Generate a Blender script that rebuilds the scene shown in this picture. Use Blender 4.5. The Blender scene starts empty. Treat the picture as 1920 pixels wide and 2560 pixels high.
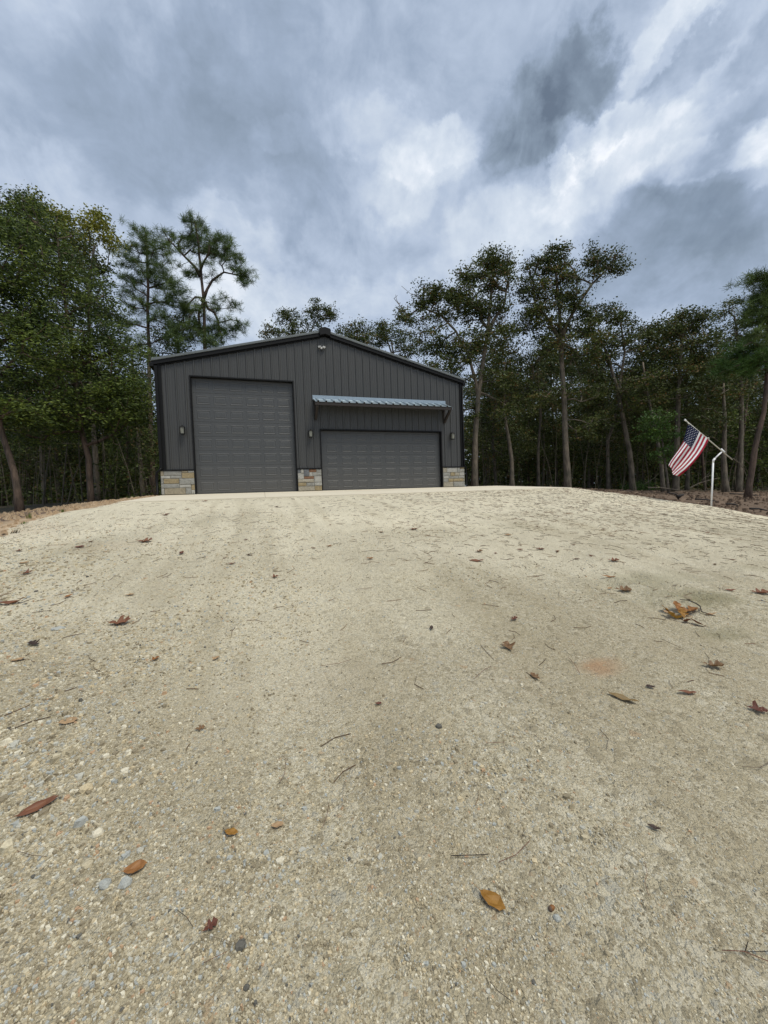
import bpy, bmesh, math, random
import numpy as np
from mathutils import Vector, Matrix
rng = np.random.default_rng(7); random.seed(7)
D = bpy.data; SC = bpy.context.scene; COL = SC.collection
# ------------------------------------------------------------------ camera
CAM = np.array([2.3268, -15.6595, -0.3208]); YAW, PIT, ROL, FPX = .3036, -.0409, .0343, 962.8
fw = np.array([math.sin(YAW)*math.cos(PIT), math.cos(YAW)*math.cos(PIT), math.sin(PIT)])
rt0 = np.array([math.cos(YAW), -math.sin(YAW), 0.]); up0 = np.cross(rt0, fw)
rt = rt0*math.cos(ROL)-up0*math.sin(ROL); up = up0*math.cos(ROL)+rt0*math.sin(ROL)
cd = D.cameras.new('camera'); cam = D.objects.new('camera', cd); COL.objects.link(cam)
cam.matrix_world = Matrix(((rt[0], up[0], -fw[0], CAM[0]), (rt[1], up[1], -fw[1], CAM[1]), (rt[2], up[2], -fw[2], CAM[2]), (0, 0, 0, 1)))
cd.sensor_fit = 'VERTICAL'; cd.sensor_height = 36; cd.lens = 36*FPX/2560; cd.clip_start = .05; cd.clip_end = 2000
SC.camera = cam
def ray(px, py): return fw+rt*(px-960)/FPX-up*(py-1280)/FPX
def at(px, py, t): return CAM+ray(px, py)*t
# ------------------------------------------------------------------ sky, sun, exposure
SUN_EL, SUN_AZ = math.radians(62), math.radians(150)      # azimuth clockwise from +Y
world = D.worlds.new('World'); SC.world = world; world.use_nodes = True
def N(nt, typ, ins=None, **kw):
    n = nt.nodes.new(typ)
    for k, v in kw.items(): setattr(n, k, v)
    for k, v in (ins or {}).items():
        if isinstance(v, bpy.types.NodeSocket): nt.links.new(v, n.inputs[k])
        else: n.inputs[k].default_value = v
    return n
def M(nt, op, a, b=0.0, c=None, clamp=False):
    d = {0: a, 1: b}
    if c is not None: d[2] = c
    return N(nt, 'ShaderNodeMath', d, operation=op, use_clamp=clamp).outputs[0]
def ramp(nt, fac, stops, interp='LINEAR'):
    n = N(nt, 'ShaderNodeValToRGB', {'Fac': fac}); cr = n.color_ramp; cr.interpolation = interp
    while len(cr.elements) < len(stops): cr.elements.new(.5)
    for e, (p, c) in zip(cr.elements, stops): e.position = p; e.color = (*c, 1) if len(c) == 3 else c
    return n.outputs['Color']
def mix(nt, f, a, b, bt='MIX'):
    n = nt.nodes.new('ShaderNodeMix'); n.data_type = 'RGBA'; n.blend_type = bt
    for s, v in ((n.inputs[0], f), (n.inputs[6], a), (n.inputs[7], b)):
        if isinstance(v, bpy.types.NodeSocket): nt.links.new(v, s)
        else: s.default_value = v if isinstance(v, (int, float)) else ((*v, 1) if len(v) == 3 else v)
    return n.outputs[2]
def build_sky():
    nt = world.node_tree; nt.nodes.clear()
    tc = N(nt, 'ShaderNodeTexCoord').outputs['Generated']
    sep = N(nt, 'ShaderNodeSeparateXYZ', {0: tc})
    den = M(nt, 'MAXIMUM', M(nt, 'ADD', sep.outputs[2], .12), .05)
    P = N(nt, 'ShaderNodeCombineXYZ', {0: M(nt, 'DIVIDE', sep.outputs[0], den), 1: M(nt, 'DIVIDE', sep.outputs[1], den), 2: 0.0}).outputs[0]
    P3 = N(nt, 'ShaderNodeVectorMath', {0: tc, 1: (0, 0, 1)}, operation='MULTIPLY').outputs[0]
    def noise(vec, s, det, ro=.55, dist=0., out='Fac'):
        return N(nt, 'ShaderNodeTexNoise', {'Vector': vec, 'Scale': s, 'Detail': det, 'Roughness': ro, 'Distortion': dist}).outputs[out]
    # warped direction: cloud edges
    def warped(amt, s, det):
        w = noise(tc, s, det, .62, 0, 'Color')
        w = N(nt, 'ShaderNodeVectorMath', {0: w, 1: (.5, .5, .5)}, operation='SUBTRACT').outputs[0]
        w = N(nt, 'ShaderNodeVectorMath', {0: w, 'Scale': amt}, operation='SCALE').outputs[0]
        return N(nt, 'ShaderNodeVectorMath', {0: tc, 1: w}, operation='ADD').outputs[0]
    soft = warped(.34, 3.2, 6); crisp = warped(.15, 8.5, 7)
    B = M(nt, 'ADD', .595, 0.0)
    tex = N(nt, 'ShaderNodeMapRange', {0: noise(tc, 8.5, 5, .6, .6), 1: .36, 2: .64, 3: .55, 4: 1.2}).outputs[0]
    # (px, py, rx, ry, angle deg, amplitude, crisp) -> direction of a cloud or a gap
    for px, py, rx, ry, ang, amp, cr in SKY:
        d0 = ray(px, py); L = np.linalg.norm(d0); d0 = d0/L
        k = 1/(FPX*L)                    # radians per pixel, roughly
        a = math.radians(ang)
        e1 = rt*math.cos(a)+up*math.sin(a); e1 = e1-d0*(e1@d0); e1 /= np.linalg.norm(e1); e2 = np.cross(d0, e1)
        m = Matrix((e1, e2, d0)).transposed().to_euler('XYZ')
        mp = N(nt, 'ShaderNodeMapping', {'Vector': crisp if cr else soft, 'Location': Vector(d0), 'Rotation': m, 'Scale': (rx*k*1.9, ry*k*1.9, .9)}, vector_type='TEXTURE')
        g = N(nt, 'ShaderNodeTexGradient', {0: mp.outputs[0]}, gradient_type='SPHERICAL').outputs['Fac']
        g = N(nt, 'ShaderNodeMapRange', {0: g, 2: .34 if cr else .85}, interpolation_type='SMOOTHSTEP').outputs[0]
        if cr: g = M(nt, 'MULTIPLY', g, tex)
        B = M(nt, 'MULTIPLY_ADD', g, amp*(.62 if amp > 0 else .55), B)
    mp = N(nt, 'ShaderNodeMapping', {'Vector': P, 'Rotation': (0, 0, .6), 'Scale': (1.0, 1.3, 1)}).outputs[0]
    n1 = noise(P, .9, 5, .56, .4); n2 = noise(mp, 2.2, 6, .6, .3); n3 = noise(tc, 7, 7, .62, .8)
    B = M(nt, 'MULTIPLY_ADD', M(nt, 'SUBTRACT', n1, .5), .55, B)
    B = M(nt, 'MULTIPLY_ADD', M(nt, 'SUBTRACT', n2, .5), .35, B)
    B = M(nt, 'MULTIPLY_ADD', M(nt, 'SUBTRACT', noise(tc, 3.6, 7, .6, .5), .5), .50, B)
    B = M(nt, 'MULTIPLY_ADD', M(nt, 'SUBTRACT', n3, .5), .50, B, )
    vo = nt.nodes.new('ShaderNodeTexVoronoi'); vo.feature = 'F1'; nt.links.new(soft, vo.inputs['Vector'])
    vo.inputs['Scale'].default_value = 7.5; vo.inputs['Detail'].default_value = 2; vo.inputs['Roughness'].default_value = .5
    puff = M(nt, 'SUBTRACT', .48, vo.outputs['Distance'])
    B = M(nt, 'MULTIPLY_ADD', puff, M(nt, 'MULTIPLY_ADD', M(nt, 'SUBTRACT', n1, .40), 1.3, .08, clamp=True), B)
    B = M(nt, 'MULTIPLY_ADD', B, .80, .15)
    c = ramp(nt, B, SKYRAMP)
    sky = N(nt, 'ShaderNodeTexSky', sky_type='NISHITA', sun_disc=False, sun_elevation=SUN_EL, sun_rotation=SUN_AZ, air_density=1, dust_density=1.5)
    skyc = mix(nt, 1.0, sky.outputs[0], (.09, .09, .09), 'MULTIPLY')
    # overcast deck over a clear Nishita sky: a little of it shows in the thin places
    thin = N(nt, 'ShaderNodeMapRange', {0: n1, 1: .45, 2: .7, 3: .05, 4: .16}).outputs[0]
    c = mix(nt, thin, c, skyc)
    bg = N(nt, 'ShaderNodeBackground', {'Color': c, 'Strength': SKY_STRENGTH})
    o = N(nt, 'ShaderNodeOutputWorld', {'Surface': bg.outputs[0]})
SKY_STRENGTH = .66
SKYRAMP = [(.0, (.13, .17, .23)), (.25, (.225, .285, .365)), (.45, (.325, .40, .52)), (.6, (.445, .525, .655)), (.8, (.63, .70, .79)), (1, (.88, .91, .96))]
SKY = [
 (60, 150, 190, 120, 0, -.14, 0), (370, 300, 290, 110, -5, -.22, 0), (700, 200, 380, 170, 0, -.17, 0), (1050, 80, 280, 120, 0, -.10, 0),
 (1290, 320, 60, 60, 0, -.30, 1), (1330, 330, 70, 80, 0, -.26, 1), (1385, 270, 80, 85, 0, -.34, 1), (1440, 195, 60, 48, 0, -.36, 1), (1290, 400, 60, 50, 0, -.22, 1),
 (1760, 540, 290, 130, 8, -.34, 0), (1850, 650, 120, 90, 0, -.14, 0), (1560, 600, 150, 100, 0, -.20, 1), (1860, 220, 190, 55, 45, -.34, 1), (1900, 100, 110, 90, 0, -.25, 0), (1700, 160, 110, 35, 50, -.22, 1), (1600, 250, 110, 35, 40, -.22, 1),
 (640, 430, 240, 70, 0, -.10, 0), (730, 640, 150, 70, 0, -.12, 0), (1560, 440, 60, 40, 0, -.2, 1), (1660, 690, 200, 60, 0, -.12, 0), (1240, 460, 60, 50, 0, -.12, 1), (960, 520, 30, 30, 0, -.2, 1),
 (1010, 300, 110, 40, 10, .18, 0), (1060, 400, 75, 40, 20, .27, 1), (1010, 490, 50, 55, 0, .24, 1), (1110, 360, 60, 25, 30, .2, 1), (930, 320, 90, 40, 0, .2, 1), (1370, 510, 170, 50, 20, .26, 1), (1470, 580, 60, 120, -20, .14, 0),
 (1860, 310, 160, 50, 30, .30, 1), (1890, 390, 120, 40, 20, .26, 1), (1620, 350, 260, 70, 35, .30, 0), (1500, 400, 110, 60, 30, .34, 1), (1700, 110, 120, 90, 30, .26, 0), (1660, 100, 70, 30, 50, .3, 1),
 (1530, 330, 60, 30, 30, .3, 1), (1400, 420, 30, 20, 0, .35, 1), (1800, 380, 120, 35, 20, .3, 1), (1500, 190, 80, 90, 0, .2, 0),
 (0, 480, 170, 80, 0, .26, 0), (570, 570, 70, 35, -20, .2, 1), (650, 760, 150, 80, 0, .36, 0), (420, 700, 110, 120, 0, .22, 0), (1250, 640, 260, 60, 15, .12, 0), (130, 60, 90, 50, 0, .12, 0),
 (450, 170, 130, 60, 0, .10, 0), (900, 720, 150, 70, 0, .14, 0), (1680, 750, 220, 60, 0, .14, 0), (1150, 470, 160, 110, 0, .12, 0), (700, 330, 50, 25, 0, .10, 1), (120, 230, 160, 40, 0, .10, 0)]
build_sky()
sl = D.lights.new('sun', 'SUN'); sl.energy = 1.5; sl.angle = math.radians(24); sl.color = (1, .95, .84)
sun = D.objects.new('sun', sl); COL.objects.link(sun)
sd = Vector((math.sin(SUN_AZ)*math.cos(SUN_EL), math.cos(SUN_AZ)*math.cos(SUN_EL), math.sin(SUN_EL)))
sun.rotation_euler = sd.to_track_quat('Z', 'Y').to_euler(); sun.location = (0, 0, 40)
SC.render.engine = 'CYCLES'
vs = SC.view_settings; vs.view_transform = 'Standard'; vs.look = 'None'; vs.exposure = .78; vs.gamma = 1; vs.use_curve_mapping = False
SC.cycles.max_bounces = 4; SC.cycles.diffuse_bounces = 2; SC.cycles.transmission_bounces = 3; SC.cycles.transparent_max_bounces = 4
# ------------------------------------------------------------------ helpers
def mesh_np(name, V, F, tint=None, smooth=False, tintname='tint'):
    V = np.asarray(V, np.float32).reshape(-1, 3); me = D.meshes.new(name)
    if isinstance(F, np.ndarray): flat = F.astype(np.int32).ravel(); n = F.shape[0]; tot = np.full(n, F.shape[1], np.int32)
    else:
        flat = np.fromiter((i for f in F for i in f), np.int32); tot = np.array([len(f) for f in F], np.int32); n = len(F)
    me.vertices.add(len(V)); me.vertices.foreach_set('co', V.ravel())
    me.loops.add(len(flat)); me.loops.foreach_set('vertex_index', flat)
    me.polygons.add(n); st = np.zeros(n, np.int32); st[1:] = np.cumsum(tot)[:-1]
    me.polygons.foreach_set('loop_start', st)
    try: me.polygons.foreach_set('loop_total', tot)
    except Exception: pass
    me.polygons.foreach_set('use_smooth', np.full(n, smooth, bool))
    if tint is not None:
        a = me.attributes.new(tintname, 'FLOAT', 'POINT'); a.data.foreach_set('value', np.asarray(tint, np.float32))
    me.update(calc_edges=True); me.validate()
    return me
def link(name, me, parent=None, mat=None, loc=None):
    o = D.objects.new(name, me); COL.objects.link(o)
    if mat and me is not None and not me.materials: me.materials.append(mat)
    if parent: o.parent = parent
    if loc is not None: o.location = loc
    return o
def tag(o, label, cat, group=None):
    o['label'] = label; o['category'] = cat
    if group: o['group'] = group
    return o
def empty(name, loc, label, cat, group=None):
    o = D.objects.new(name, None); COL.objects.link(o); o.location = tuple(float(v) for v in loc); o.empty_display_size = .2
    return tag(o, label, cat, group)
class G:                                                    # small polygon collector
    def __init__(s): s.v = []; s.f = []
    def add(s, vs, fs): b = len(s.v); s.v += [tuple(map(float, q)) for q in vs]; s.f += [tuple(i+b for i in f) for f in fs]; return s
    def box(s, x0, x1, y0, y1, z0, z1):
        return s.add([(x0, y0, z0), (x1, y0, z0), (x1, y1, z0), (x0, y1, z0), (x0, y0, z1), (x1, y0, z1), (x1, y1, z1), (x0, y1, z1)],
                     [(0, 3, 2, 1), (4, 5, 6, 7), (0, 1, 5, 4), (1, 2, 6, 5), (2, 3, 7, 6), (3, 0, 4, 7)])
    def tube(s, pts, rs, n=8, cap=True):
        pts = [np.array(p, float) for p in pts]; rs = rs if hasattr(rs, '__len__') else [rs]*len(pts)
        rings = []; prev = None
        for i, p in enumerate(pts):
            d = pts[min(i+1, len(pts)-1)]-pts[max(i-1, 0)]; d /= np.linalg.norm(d)+1e-9
            if prev is None: a = np.cross(d, (0, 0, 1) if abs(d[2]) < .9 else (1, 0, 0))
            else: a = prev-d*(prev@d)
            a /= np.linalg.norm(a)+1e-9; prev = a; b = np.cross(d, a)
            rings.append([p+rs[i]*(a*math.cos(2*math.pi*k/n)+b*math.sin(2*math.pi*k/n)) for k in range(n)])
        vs = [q for r in rings for q in r]; fs = []
        for i in range(len(pts)-1):
            for k in range(n): fs.append((i*n+k, i*n+(k+1) % n, (i+1)*n+(k+1) % n, (i+1)*n+k))
        if cap: fs += [tuple(range(n))[::-1], tuple(range((len(pts)-1)*n, len(pts)*n))]
        return s.add(vs, fs)
    def prism(s, poly, axis, a, b):                          # polygon in the other two axes, extruded along axis
        def P(q, h): return {'x': (h, q[0], q[1]), 'y': (q[0], h, q[1]), 'z': (q[0], q[1], h)}[axis]
        n = len(poly)
        return s.add([P(q, a) for q in poly]+[P(q, b) for q in poly], [tuple(range(n))[::-1], tuple(range(n, 2*n))]+[(i, (i+1) % n, n+(i+1) % n, n+i) for i in range(n)])
    def mesh(s, name='m', smooth=False):
        me = mesh_np(name, s.v, s.f, smooth=smooth)
        bm = bmesh.new(); bm.from_mesh(me); bmesh.ops.recalc_face_normals(bm, faces=bm.faces); bm.to_mesh(me); bm.free(); return me
    def obj(s, name, mat, parent=None, smooth=False, loc=None, bevel=0):
        o = link(name, s.mesh(name, smooth), parent, mat, loc)
        if bevel: m = o.modifiers.new('bevel', 'BEVEL'); m.width = bevel; m.segments = 2; m.limit_method = 'ANGLE'
        return o
def fnoise(x, y, s, octv=4, seed=0, ro=.5):
    x = np.asarray(x, float)*s; y = np.asarray(y, float)*s; o = np.zeros_like(x); a = 1; t = 0
    r = np.random.default_rng(seed); tab = r.random((256, 256))
    for k in range(octv):
        xi = np.floor(x).astype(int); yi = np.floor(y).astype(int); fx = x-xi; fy = y-yi; fx = fx*fx*(3-2*fx); fy = fy*fy*(3-2*fy)
        g = lambda i, j: tab[(xi+i) % 256, (yi+j) % 256]
        o += a*((g(0, 0)*(1-fx)+g(1, 0)*fx)*(1-fy)+(g(0, 1)*(1-fx)+g(1, 1)*fx)*fy); t += a; a *= ro; x = x*2+17.3; y = y*2+9.1
    return o/t-.5
# ------------------------------------------------------------------ terrain height (thin plate spline through surveyed points)
CP = np.array([
 (-1.13, 0, -.01), (5, 0, -.01), (11.1, 0, -.01), (-1.13, -4.5, -.25), (5, -4.5, -.25), (12.9, -4.5, -.25), (12.9, 0, -.05), (5, -2.2, -.13),
 (2.33, -15.66, -1.69), (2.4, -10, -.92), (4.5, -7.3, -.57), (14, -6.2, -.59), (15.3, -7.5, -.97), (14.8, -9.1, -1.31), (10, -9.5, -.92), (9, -13.5, -1.45),
 (17, -5.5, -.95), (21.2, -3.8, -.82), (28.9, 1.1, -.75), (22.8, .95, -.55), (20.4, 3.8, -.2), (15, 2, -.15), (26.3, -2.2, -.85), (19, -9, -1.35),
 (-2.9, -5.6, -.80), (-2.1, -5.06, -.47), (-5.5, .4, -.42), (-4.1, 2.05, -.16), (-3.6, 7.2, .1), (-2.0, -2, -.14), (-5, -4, -.85), (-3, -8.5, -1.0), (-5, -13, -1.7),
 (0, -18, -2.0), (6, -18, -2.0), (0, -12.5, -1.28), (12, -16, -1.95), (3, -26, -2.9), (-12, -10, -1.5), (-14, 8, -.3), (3, 22, .1), (14, 25, -.1), (40, 20, -.4), (40, -6, -1.2), (-10, 25, .1)])
def _tps():
    n = len(CP); d = np.linalg.norm(CP[:, None, :2]-CP[None, :, :2], axis=2); K = d
    A = np.zeros((n+3, n+3)); A[:n, :n] = K+np.eye(n)*(-.4); A[:n, n] = 1; A[:n, n+1:] = CP[:, :2]; A[n, :n] = 1; A[n+1:, :n] = CP[:, :2].T
    return np.linalg.solve(A, np.r_[CP[:, 2], 0, 0, 0])
W_ = _tps()
def gh(x, y):
    x = np.asarray(x, float); y = np.asarray(y, float); sh = x.shape; x = x.ravel(); y = y.ravel(); z = np.zeros_like(x)
    for i in range(len(CP)): z += W_[i]*np.hypot(x-CP[i, 0], y-CP[i, 1])
    z += W_[-3]+W_[-2]*x+W_[-1]*y
    r = np.hypot(x-6, y-0); k = np.clip((r-28)/30, 0, 1); k = k*k*(3-2*k)
    return ((1-k)*z+k*-.6).reshape(sh)
def ground_at(px, py, tmax=60):
    d = ray(px, py); ts = np.linspace(.6, tmax, 3000); P = CAM+d*ts[:, None]
    h = gh(P[:, 0], P[:, 1]); i = np.argmax(P[:, 2] < h)
    if i == 0: return None
    t = ts[i]; return CAM+d*t, t
# ------------------------------------------------------------------ materials
MATS = {}
def pmat(name, col, rough=.6, metal=0, nscale=0, namt=.15, bump=0, bscale=40, spec=.5):
    m = D.materials.new(name); m.use_nodes = True; nt = m.node_tree; b = nt.nodes['Principled BSDF']
    b.inputs['Roughness'].default_value = rough; b.inputs['Metallic'].default_value = metal; b.inputs['Specular IOR Level'].default_value = spec
    tc = N(nt, 'ShaderNodeTexCoord').outputs['Object']
    if nscale:
        n = N(nt, 'ShaderNodeTexNoise', {'Vector': tc, 'Scale': nscale, 'Detail': 6, 'Roughness': .6}).outputs['Fac']
        oi = N(nt, 'ShaderNodeObjectInfo').outputs['Random']
        lo = tuple(max(0, c*(1-namt)) for c in col); hi = tuple(c*(1+namt) for c in col)
        c = mix(nt, n, lo, hi)
        nt.links.new(c, b.inputs['Base Color'])
        r = N(nt, 'ShaderNodeMapRange', {0: n, 3: rough-.08, 4: min(1, rough+.08)}).outputs[0]; nt.links.new(r, b.inputs['Roughness'])
    else: b.inputs['Base Color'].default_value = (*col, 1)
    if bump:
        n = N(nt, 'ShaderNodeTexNoise', {'Vector': tc, 'Scale': bscale, 'Detail': 5}).outputs['Fac']
        nt.links.new(N(nt, 'ShaderNodeBump', {'Height': n, 'Strength': bump, 'Distance': .01}).outputs[0], b.inputs['Normal'])
    MATS[name] = m; return m
def panel_paint(name, col):
    m = pmat(name, col, .42, 0, 0); nt = m.node_tree; b = nt.nodes['Principled BSDF']
    tc = N(nt, 'ShaderNodeTexCoord').outputs['Object']
    mp = N(nt, 'ShaderNodeMapping', {'Vector': tc, 'Scale': (9, 9, .35)}).outputs[0]
    n = N(nt, 'ShaderNodeTexNoise', {'Vector': mp, 'Scale': 1.0, 'Detail': 5, 'Roughness': .6}).outputs['Fac']
    n2 = N(nt, 'ShaderNodeTexNoise', {'Vector': tc, 'Scale': .8, 'Detail': 4}).outputs['Fac']
    sz = N(nt, 'ShaderNodeSeparateXYZ', {0: N(nt, 'ShaderNodeNewGeometry').outputs['Position']}).outputs[2]
    f = M(nt, 'MULTIPLY_ADD', n, .6, M(nt, 'MULTIPLY', n2, .4))
    c = mix(nt, f, tuple(x*.84 for x in col), tuple(x*1.16 for x in col))
    dust = N(nt, 'ShaderNodeMapRange', {0: M(nt, 'MULTIPLY_ADD', n2, .5, sz), 1: 1.5, 2: .5, 3: 0, 4: .08}).outputs[0]   # splashed road dust near the foot
    c = mix(nt, dust, c, (.30, .25, .18)); nt.links.new(c, b.inputs['Base Color'])
    nt.links.new(N(nt, 'ShaderNodeMapRange', {0: n, 3: .36, 4: .58}).outputs[0], b.inputs['Roughness'])
    bp = N(nt, 'ShaderNodeTexNoise', {'Vector': N(nt, 'ShaderNodeMapping', {'Vector': tc, 'Scale': (2.2, 2.2, .7)}).outputs[0], 'Scale': 1.5, 'Detail': 2}).outputs['Fac']
    nt.links.new(N(nt, 'ShaderNodeBump', {'Height': bp, 'Strength': .25, 'Distance': .02}).outputs[0], b.inputs['Normal'])
    return m
m_wall = panel_paint('charcoal_wall_steel', (.053, .054, .052))
m_door = panel_paint('charcoal_door_paint', (.064, .067, .068))
m_black = pmat('black_trim', (.006, .0062, .0065), .55, 0, 6, .3, spec=.22)
m_rake = pmat('dark_rake_metal', (.15, .165, .165), .45, .2, 5, .2, spec=.3)
m_galv = pmat('galvalume', (.36, .43, .47), .34, .55, 8, .12)
m_wood = pmat('dark_stained_timber', (.020, .015, .012), .7, 0, 12, .35, .4, 60)
m_pvc = pmat('white_pvc', (.88, .88, .86), .35, 0, 6, .05)
m_pvc2 = pmat('cream_pvc', (.58, .56, .47), .4, 0, 6, .08)
m_glass = pmat('lantern_frosted_glass', (.20, .20, .16), .25, 0, 0)
m_lamp = pmat('flood_housing', (.62, .62, .60), .4, 0, 5, .1)
m_sens = pmat('sensor_dark', (.03, .03, .03), .3)
m_bark = None
def attr(nt, name): return N(nt, 'ShaderNodeAttribute', attribute_name=name)
def concrete():
    m = pmat('apron_concrete', (.5, .46, .36), .85); nt = m.node_tree; b = nt.nodes['Principled BSDF']
    tc = N(nt, 'ShaderNodeTexCoord').outputs['Object']
    n = N(nt, 'ShaderNodeTexNoise', {'Vector': tc, 'Scale': 1.3, 'Detail': 8, 'Roughness': .65}).outputs['Fac']
    n2 = N(nt, 'ShaderNodeTexNoise', {'Vector': tc, 'Scale': 60, 'Detail': 3}).outputs['Fac']
    c = mix(nt, M(nt, 'MULTIPLY_ADD', n, .7, M(nt, 'MULTIPLY', n2, .3)), (.56, .49, .37), (.80, .73, .57)); nt.links.new(c, b.inputs['Base Color'])
    nt.links.new(N(nt, 'ShaderNodeBump', {'Height': n2, 'Strength': .3, 'Distance': .004}).outputs[0], b.inputs['Normal']); return m
m_conc = concrete()
def gravel_mat():
    m = pmat('limestone_gravel', (.5, .46, .38), .9); nt = m.node_tree; b = nt.nodes['Principled BSDF']
    tc = N(nt, 'ShaderNodeTexCoord').outputs['Object']
    w = N(nt, 'ShaderNodeTexNoise', {'Vector': tc, 'Scale': 45, 'Detail': 3}).outputs['Color']
    w = N(nt, 'ShaderNodeVectorMath', {0: w, 'Scale': .012}, operation='SCALE').outputs[0]
    v = N(nt, 'ShaderNodeVectorMath', {0: tc, 1: w}, operation='ADD').outputs[0]
    def vor(s, f='F1'): return N(nt, 'ShaderNodeTexVoronoi', {'Vector': v, 'Scale': s}, feature=f)
    pal = [(0, (.24, .20, .13)), (.2, (.38, .33, .225)), (.42, (.50, .44, .31)), (.6, (.60, .545, .42)), (.74, (.44, .43, .38)), (.8, (.67, .62, .50)), (.95, (.46, .31, .18)), (.965, (.74, .70, .59))]
    va, vb, vc = vor(150), vor(62), vor(26)
    def rnd(vn): return N(nt, 'ShaderNodeSeparateColor', {0: vn.outputs['Color']})
    ra, rb, rc = rnd(va), rnd(vb), rnd(vc)
    ca = ramp(nt, ra.outputs[0], pal, 'CONSTANT'); cb = ramp(nt, rb.outputs[0], pal, 'CONSTANT'); cc = ramp(nt, rc.outputs[0], pal, 'CONSTANT')
    coarse = N(nt, 'ShaderNodeTexNoise', {'Vector': tc, 'Scale': .55, 'Detail': 4}).outputs['Fac']
    mb = M(nt, 'LESS_THAN', rb.outputs[1], M(nt, 'MULTIPLY_ADD', coarse, .9, -.10)); mc = M(nt, 'LESS_THAN', rc.outputs[1], M(nt, 'MULTIPLY_ADD', coarse, .9, -.32))
    c = mix(nt, mb, ca, cb); c = mix(nt, mc, c, cc)
    # fines between the stones
    fine = N(nt, 'ShaderNodeTexNoise', {'Vector': tc, 'Scale': 260, 'Detail': 4, 'Roughness': .7}).outputs['Fac']
    fc = ramp(nt, fine, [(.3, (.24, .20, .125)), (.5, (.49, .435, .31)), (.7, (.74, .68, .53))])
    c = mix(nt, .45, c, fc)
    # tone patches, damp strip, stains
    n = N(nt, 'ShaderNodeTexNoise', {'Vector': tc, 'Scale': .7, 'Detail': 7, 'Roughness': .62, 'Distortion': .4}).outputs['Fac']
    c = mix(nt, 1.0, c, ramp(nt, n, [(.3, (.86, .84, .80)), (.5, (1, 1, .98)), (.7, (1.06, 1.06, 1.03))]), 'MULTIPLY')
    at_ = attr(nt, 'damp').outputs['Fac']; c = mix(nt, at_, c, mix(nt, 1.0, c, (.52, .47, .40), 'MULTIPLY'))
    oa = attr(nt, 'rust').outputs['Fac']; rn = M(nt, 'MULTIPLY', oa, M(nt, 'GREATER_THAN', M(nt, 'ADD', fine, M(nt, 'MULTIPLY', oa, .3)), .5)); c = mix(nt, rn, c, (.45, .25, .13))
    ol = attr(nt, 'olive').outputs['Fac']; c = mix(nt, M(nt, 'MULTIPLY', ol, M(nt, 'MULTIPLY_ADD', fine, 2.2, -.35, clamp=True)), c, (.25, .225, .125))
    bl = attr(nt, 'bleach').outputs['Fac']; st = N(nt, 'ShaderNodeTexNoise', {'Vector': N(nt, 'ShaderNodeMapping', {'Vector': tc, 'Scale': (3.2, .22, 1), 'Rotation': (0, 0, .12)}).outputs[0], 'Scale': 1.0, 'Detail': 6, 'Roughness': .6}).outputs['Fac']
    c = mix(nt, N(nt, 'ShaderNodeMapRange', {0: st, 1: .46, 2: .66, 3: 0, 4: .42}).outputs[0], c, mix(nt, 1.0, c, (.66, .61, .53), 'MULTIPLY'))
    c = mix(nt, bl, c, mix(nt, M(nt, 'MULTIPLY_ADD', ra.outputs[0], .5, M(nt, 'MULTIPLY', fine, .5)), (.60, .53, .38), (.98, .92, .74)))
    c = mix(nt, N(nt, 'ShaderNodeMapRange', {0: st, 1: .50, 2: .68, 3: 0, 4: .35}).outputs[0], c, (.46, .40, .27))
    c = mix(nt, 1.0, c, (1.13, 1.11, 1.065), 'MULTIPLY'); nt.links.new(c, b.inputs['Base Color'])
    h = M(nt, 'MULTIPLY_ADD', va.outputs['Distance'], -.35, M(nt, 'MULTIPLY', M(nt, 'MULTIPLY', vb.outputs['Distance'], mb), -.8))
    h = M(nt, 'MULTIPLY_ADD', fine, .35, h); h = M(nt, 'MULTIPLY_ADD', M(nt, 'MULTIPLY', vc.outputs['Distance'], mc), -1.0, h)
    nt.links.new(N(nt, 'ShaderNodeBump', {'Height': h, 'Strength': .95, 'Distance': .022}).outputs[0], b.inputs['Normal'])
    return m
m_gravel = gravel_mat()
def stone_mat(name='loose_stones'):
    m = pmat(name, (.5, .46, .38), .88); nt = m.node_tree; b = nt.nodes['Principled BSDF']
    t = attr(nt, 'tint').outputs['Fac']
    c = ramp(nt, t, [(0, (.25, .21, .14)), (.14, (.38, .33, .225)), (.34, (.48, .42, .295)), (.54, (.56, .50, .36)), (.64, (.47, .46, .40)), (.74, (.38, .395, .375)), (.82, (.68, .63, .50)), (.90, (.56, .47, .31)), (.965, (.46, .31, .19)), (.988, (.12, .115, .10))], 'CONSTANT')
    tc = N(nt, 'ShaderNodeTexCoord').outputs['Object']
    n = N(nt, 'ShaderNodeTexNoise', {'Vector': tc, 'Scale': 180, 'Detail': 5, 'Roughness': .7}).outputs['Fac']
    c = mix(nt, 1.0, c, ramp(nt, n, [(.3, (.74, .72, .68)), (.7, (1.24, 1.22, 1.16))]), 'MULTIPLY')
    nt.links.new(c, b.inputs['Base Color'])
    nt.links.new(N(nt, 'ShaderNodeBump', {'Height': n, 'Strength': .5, 'Distance': .004}).outputs[0], b.inputs['Normal']); return m
m_stone = stone_mat()
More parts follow.
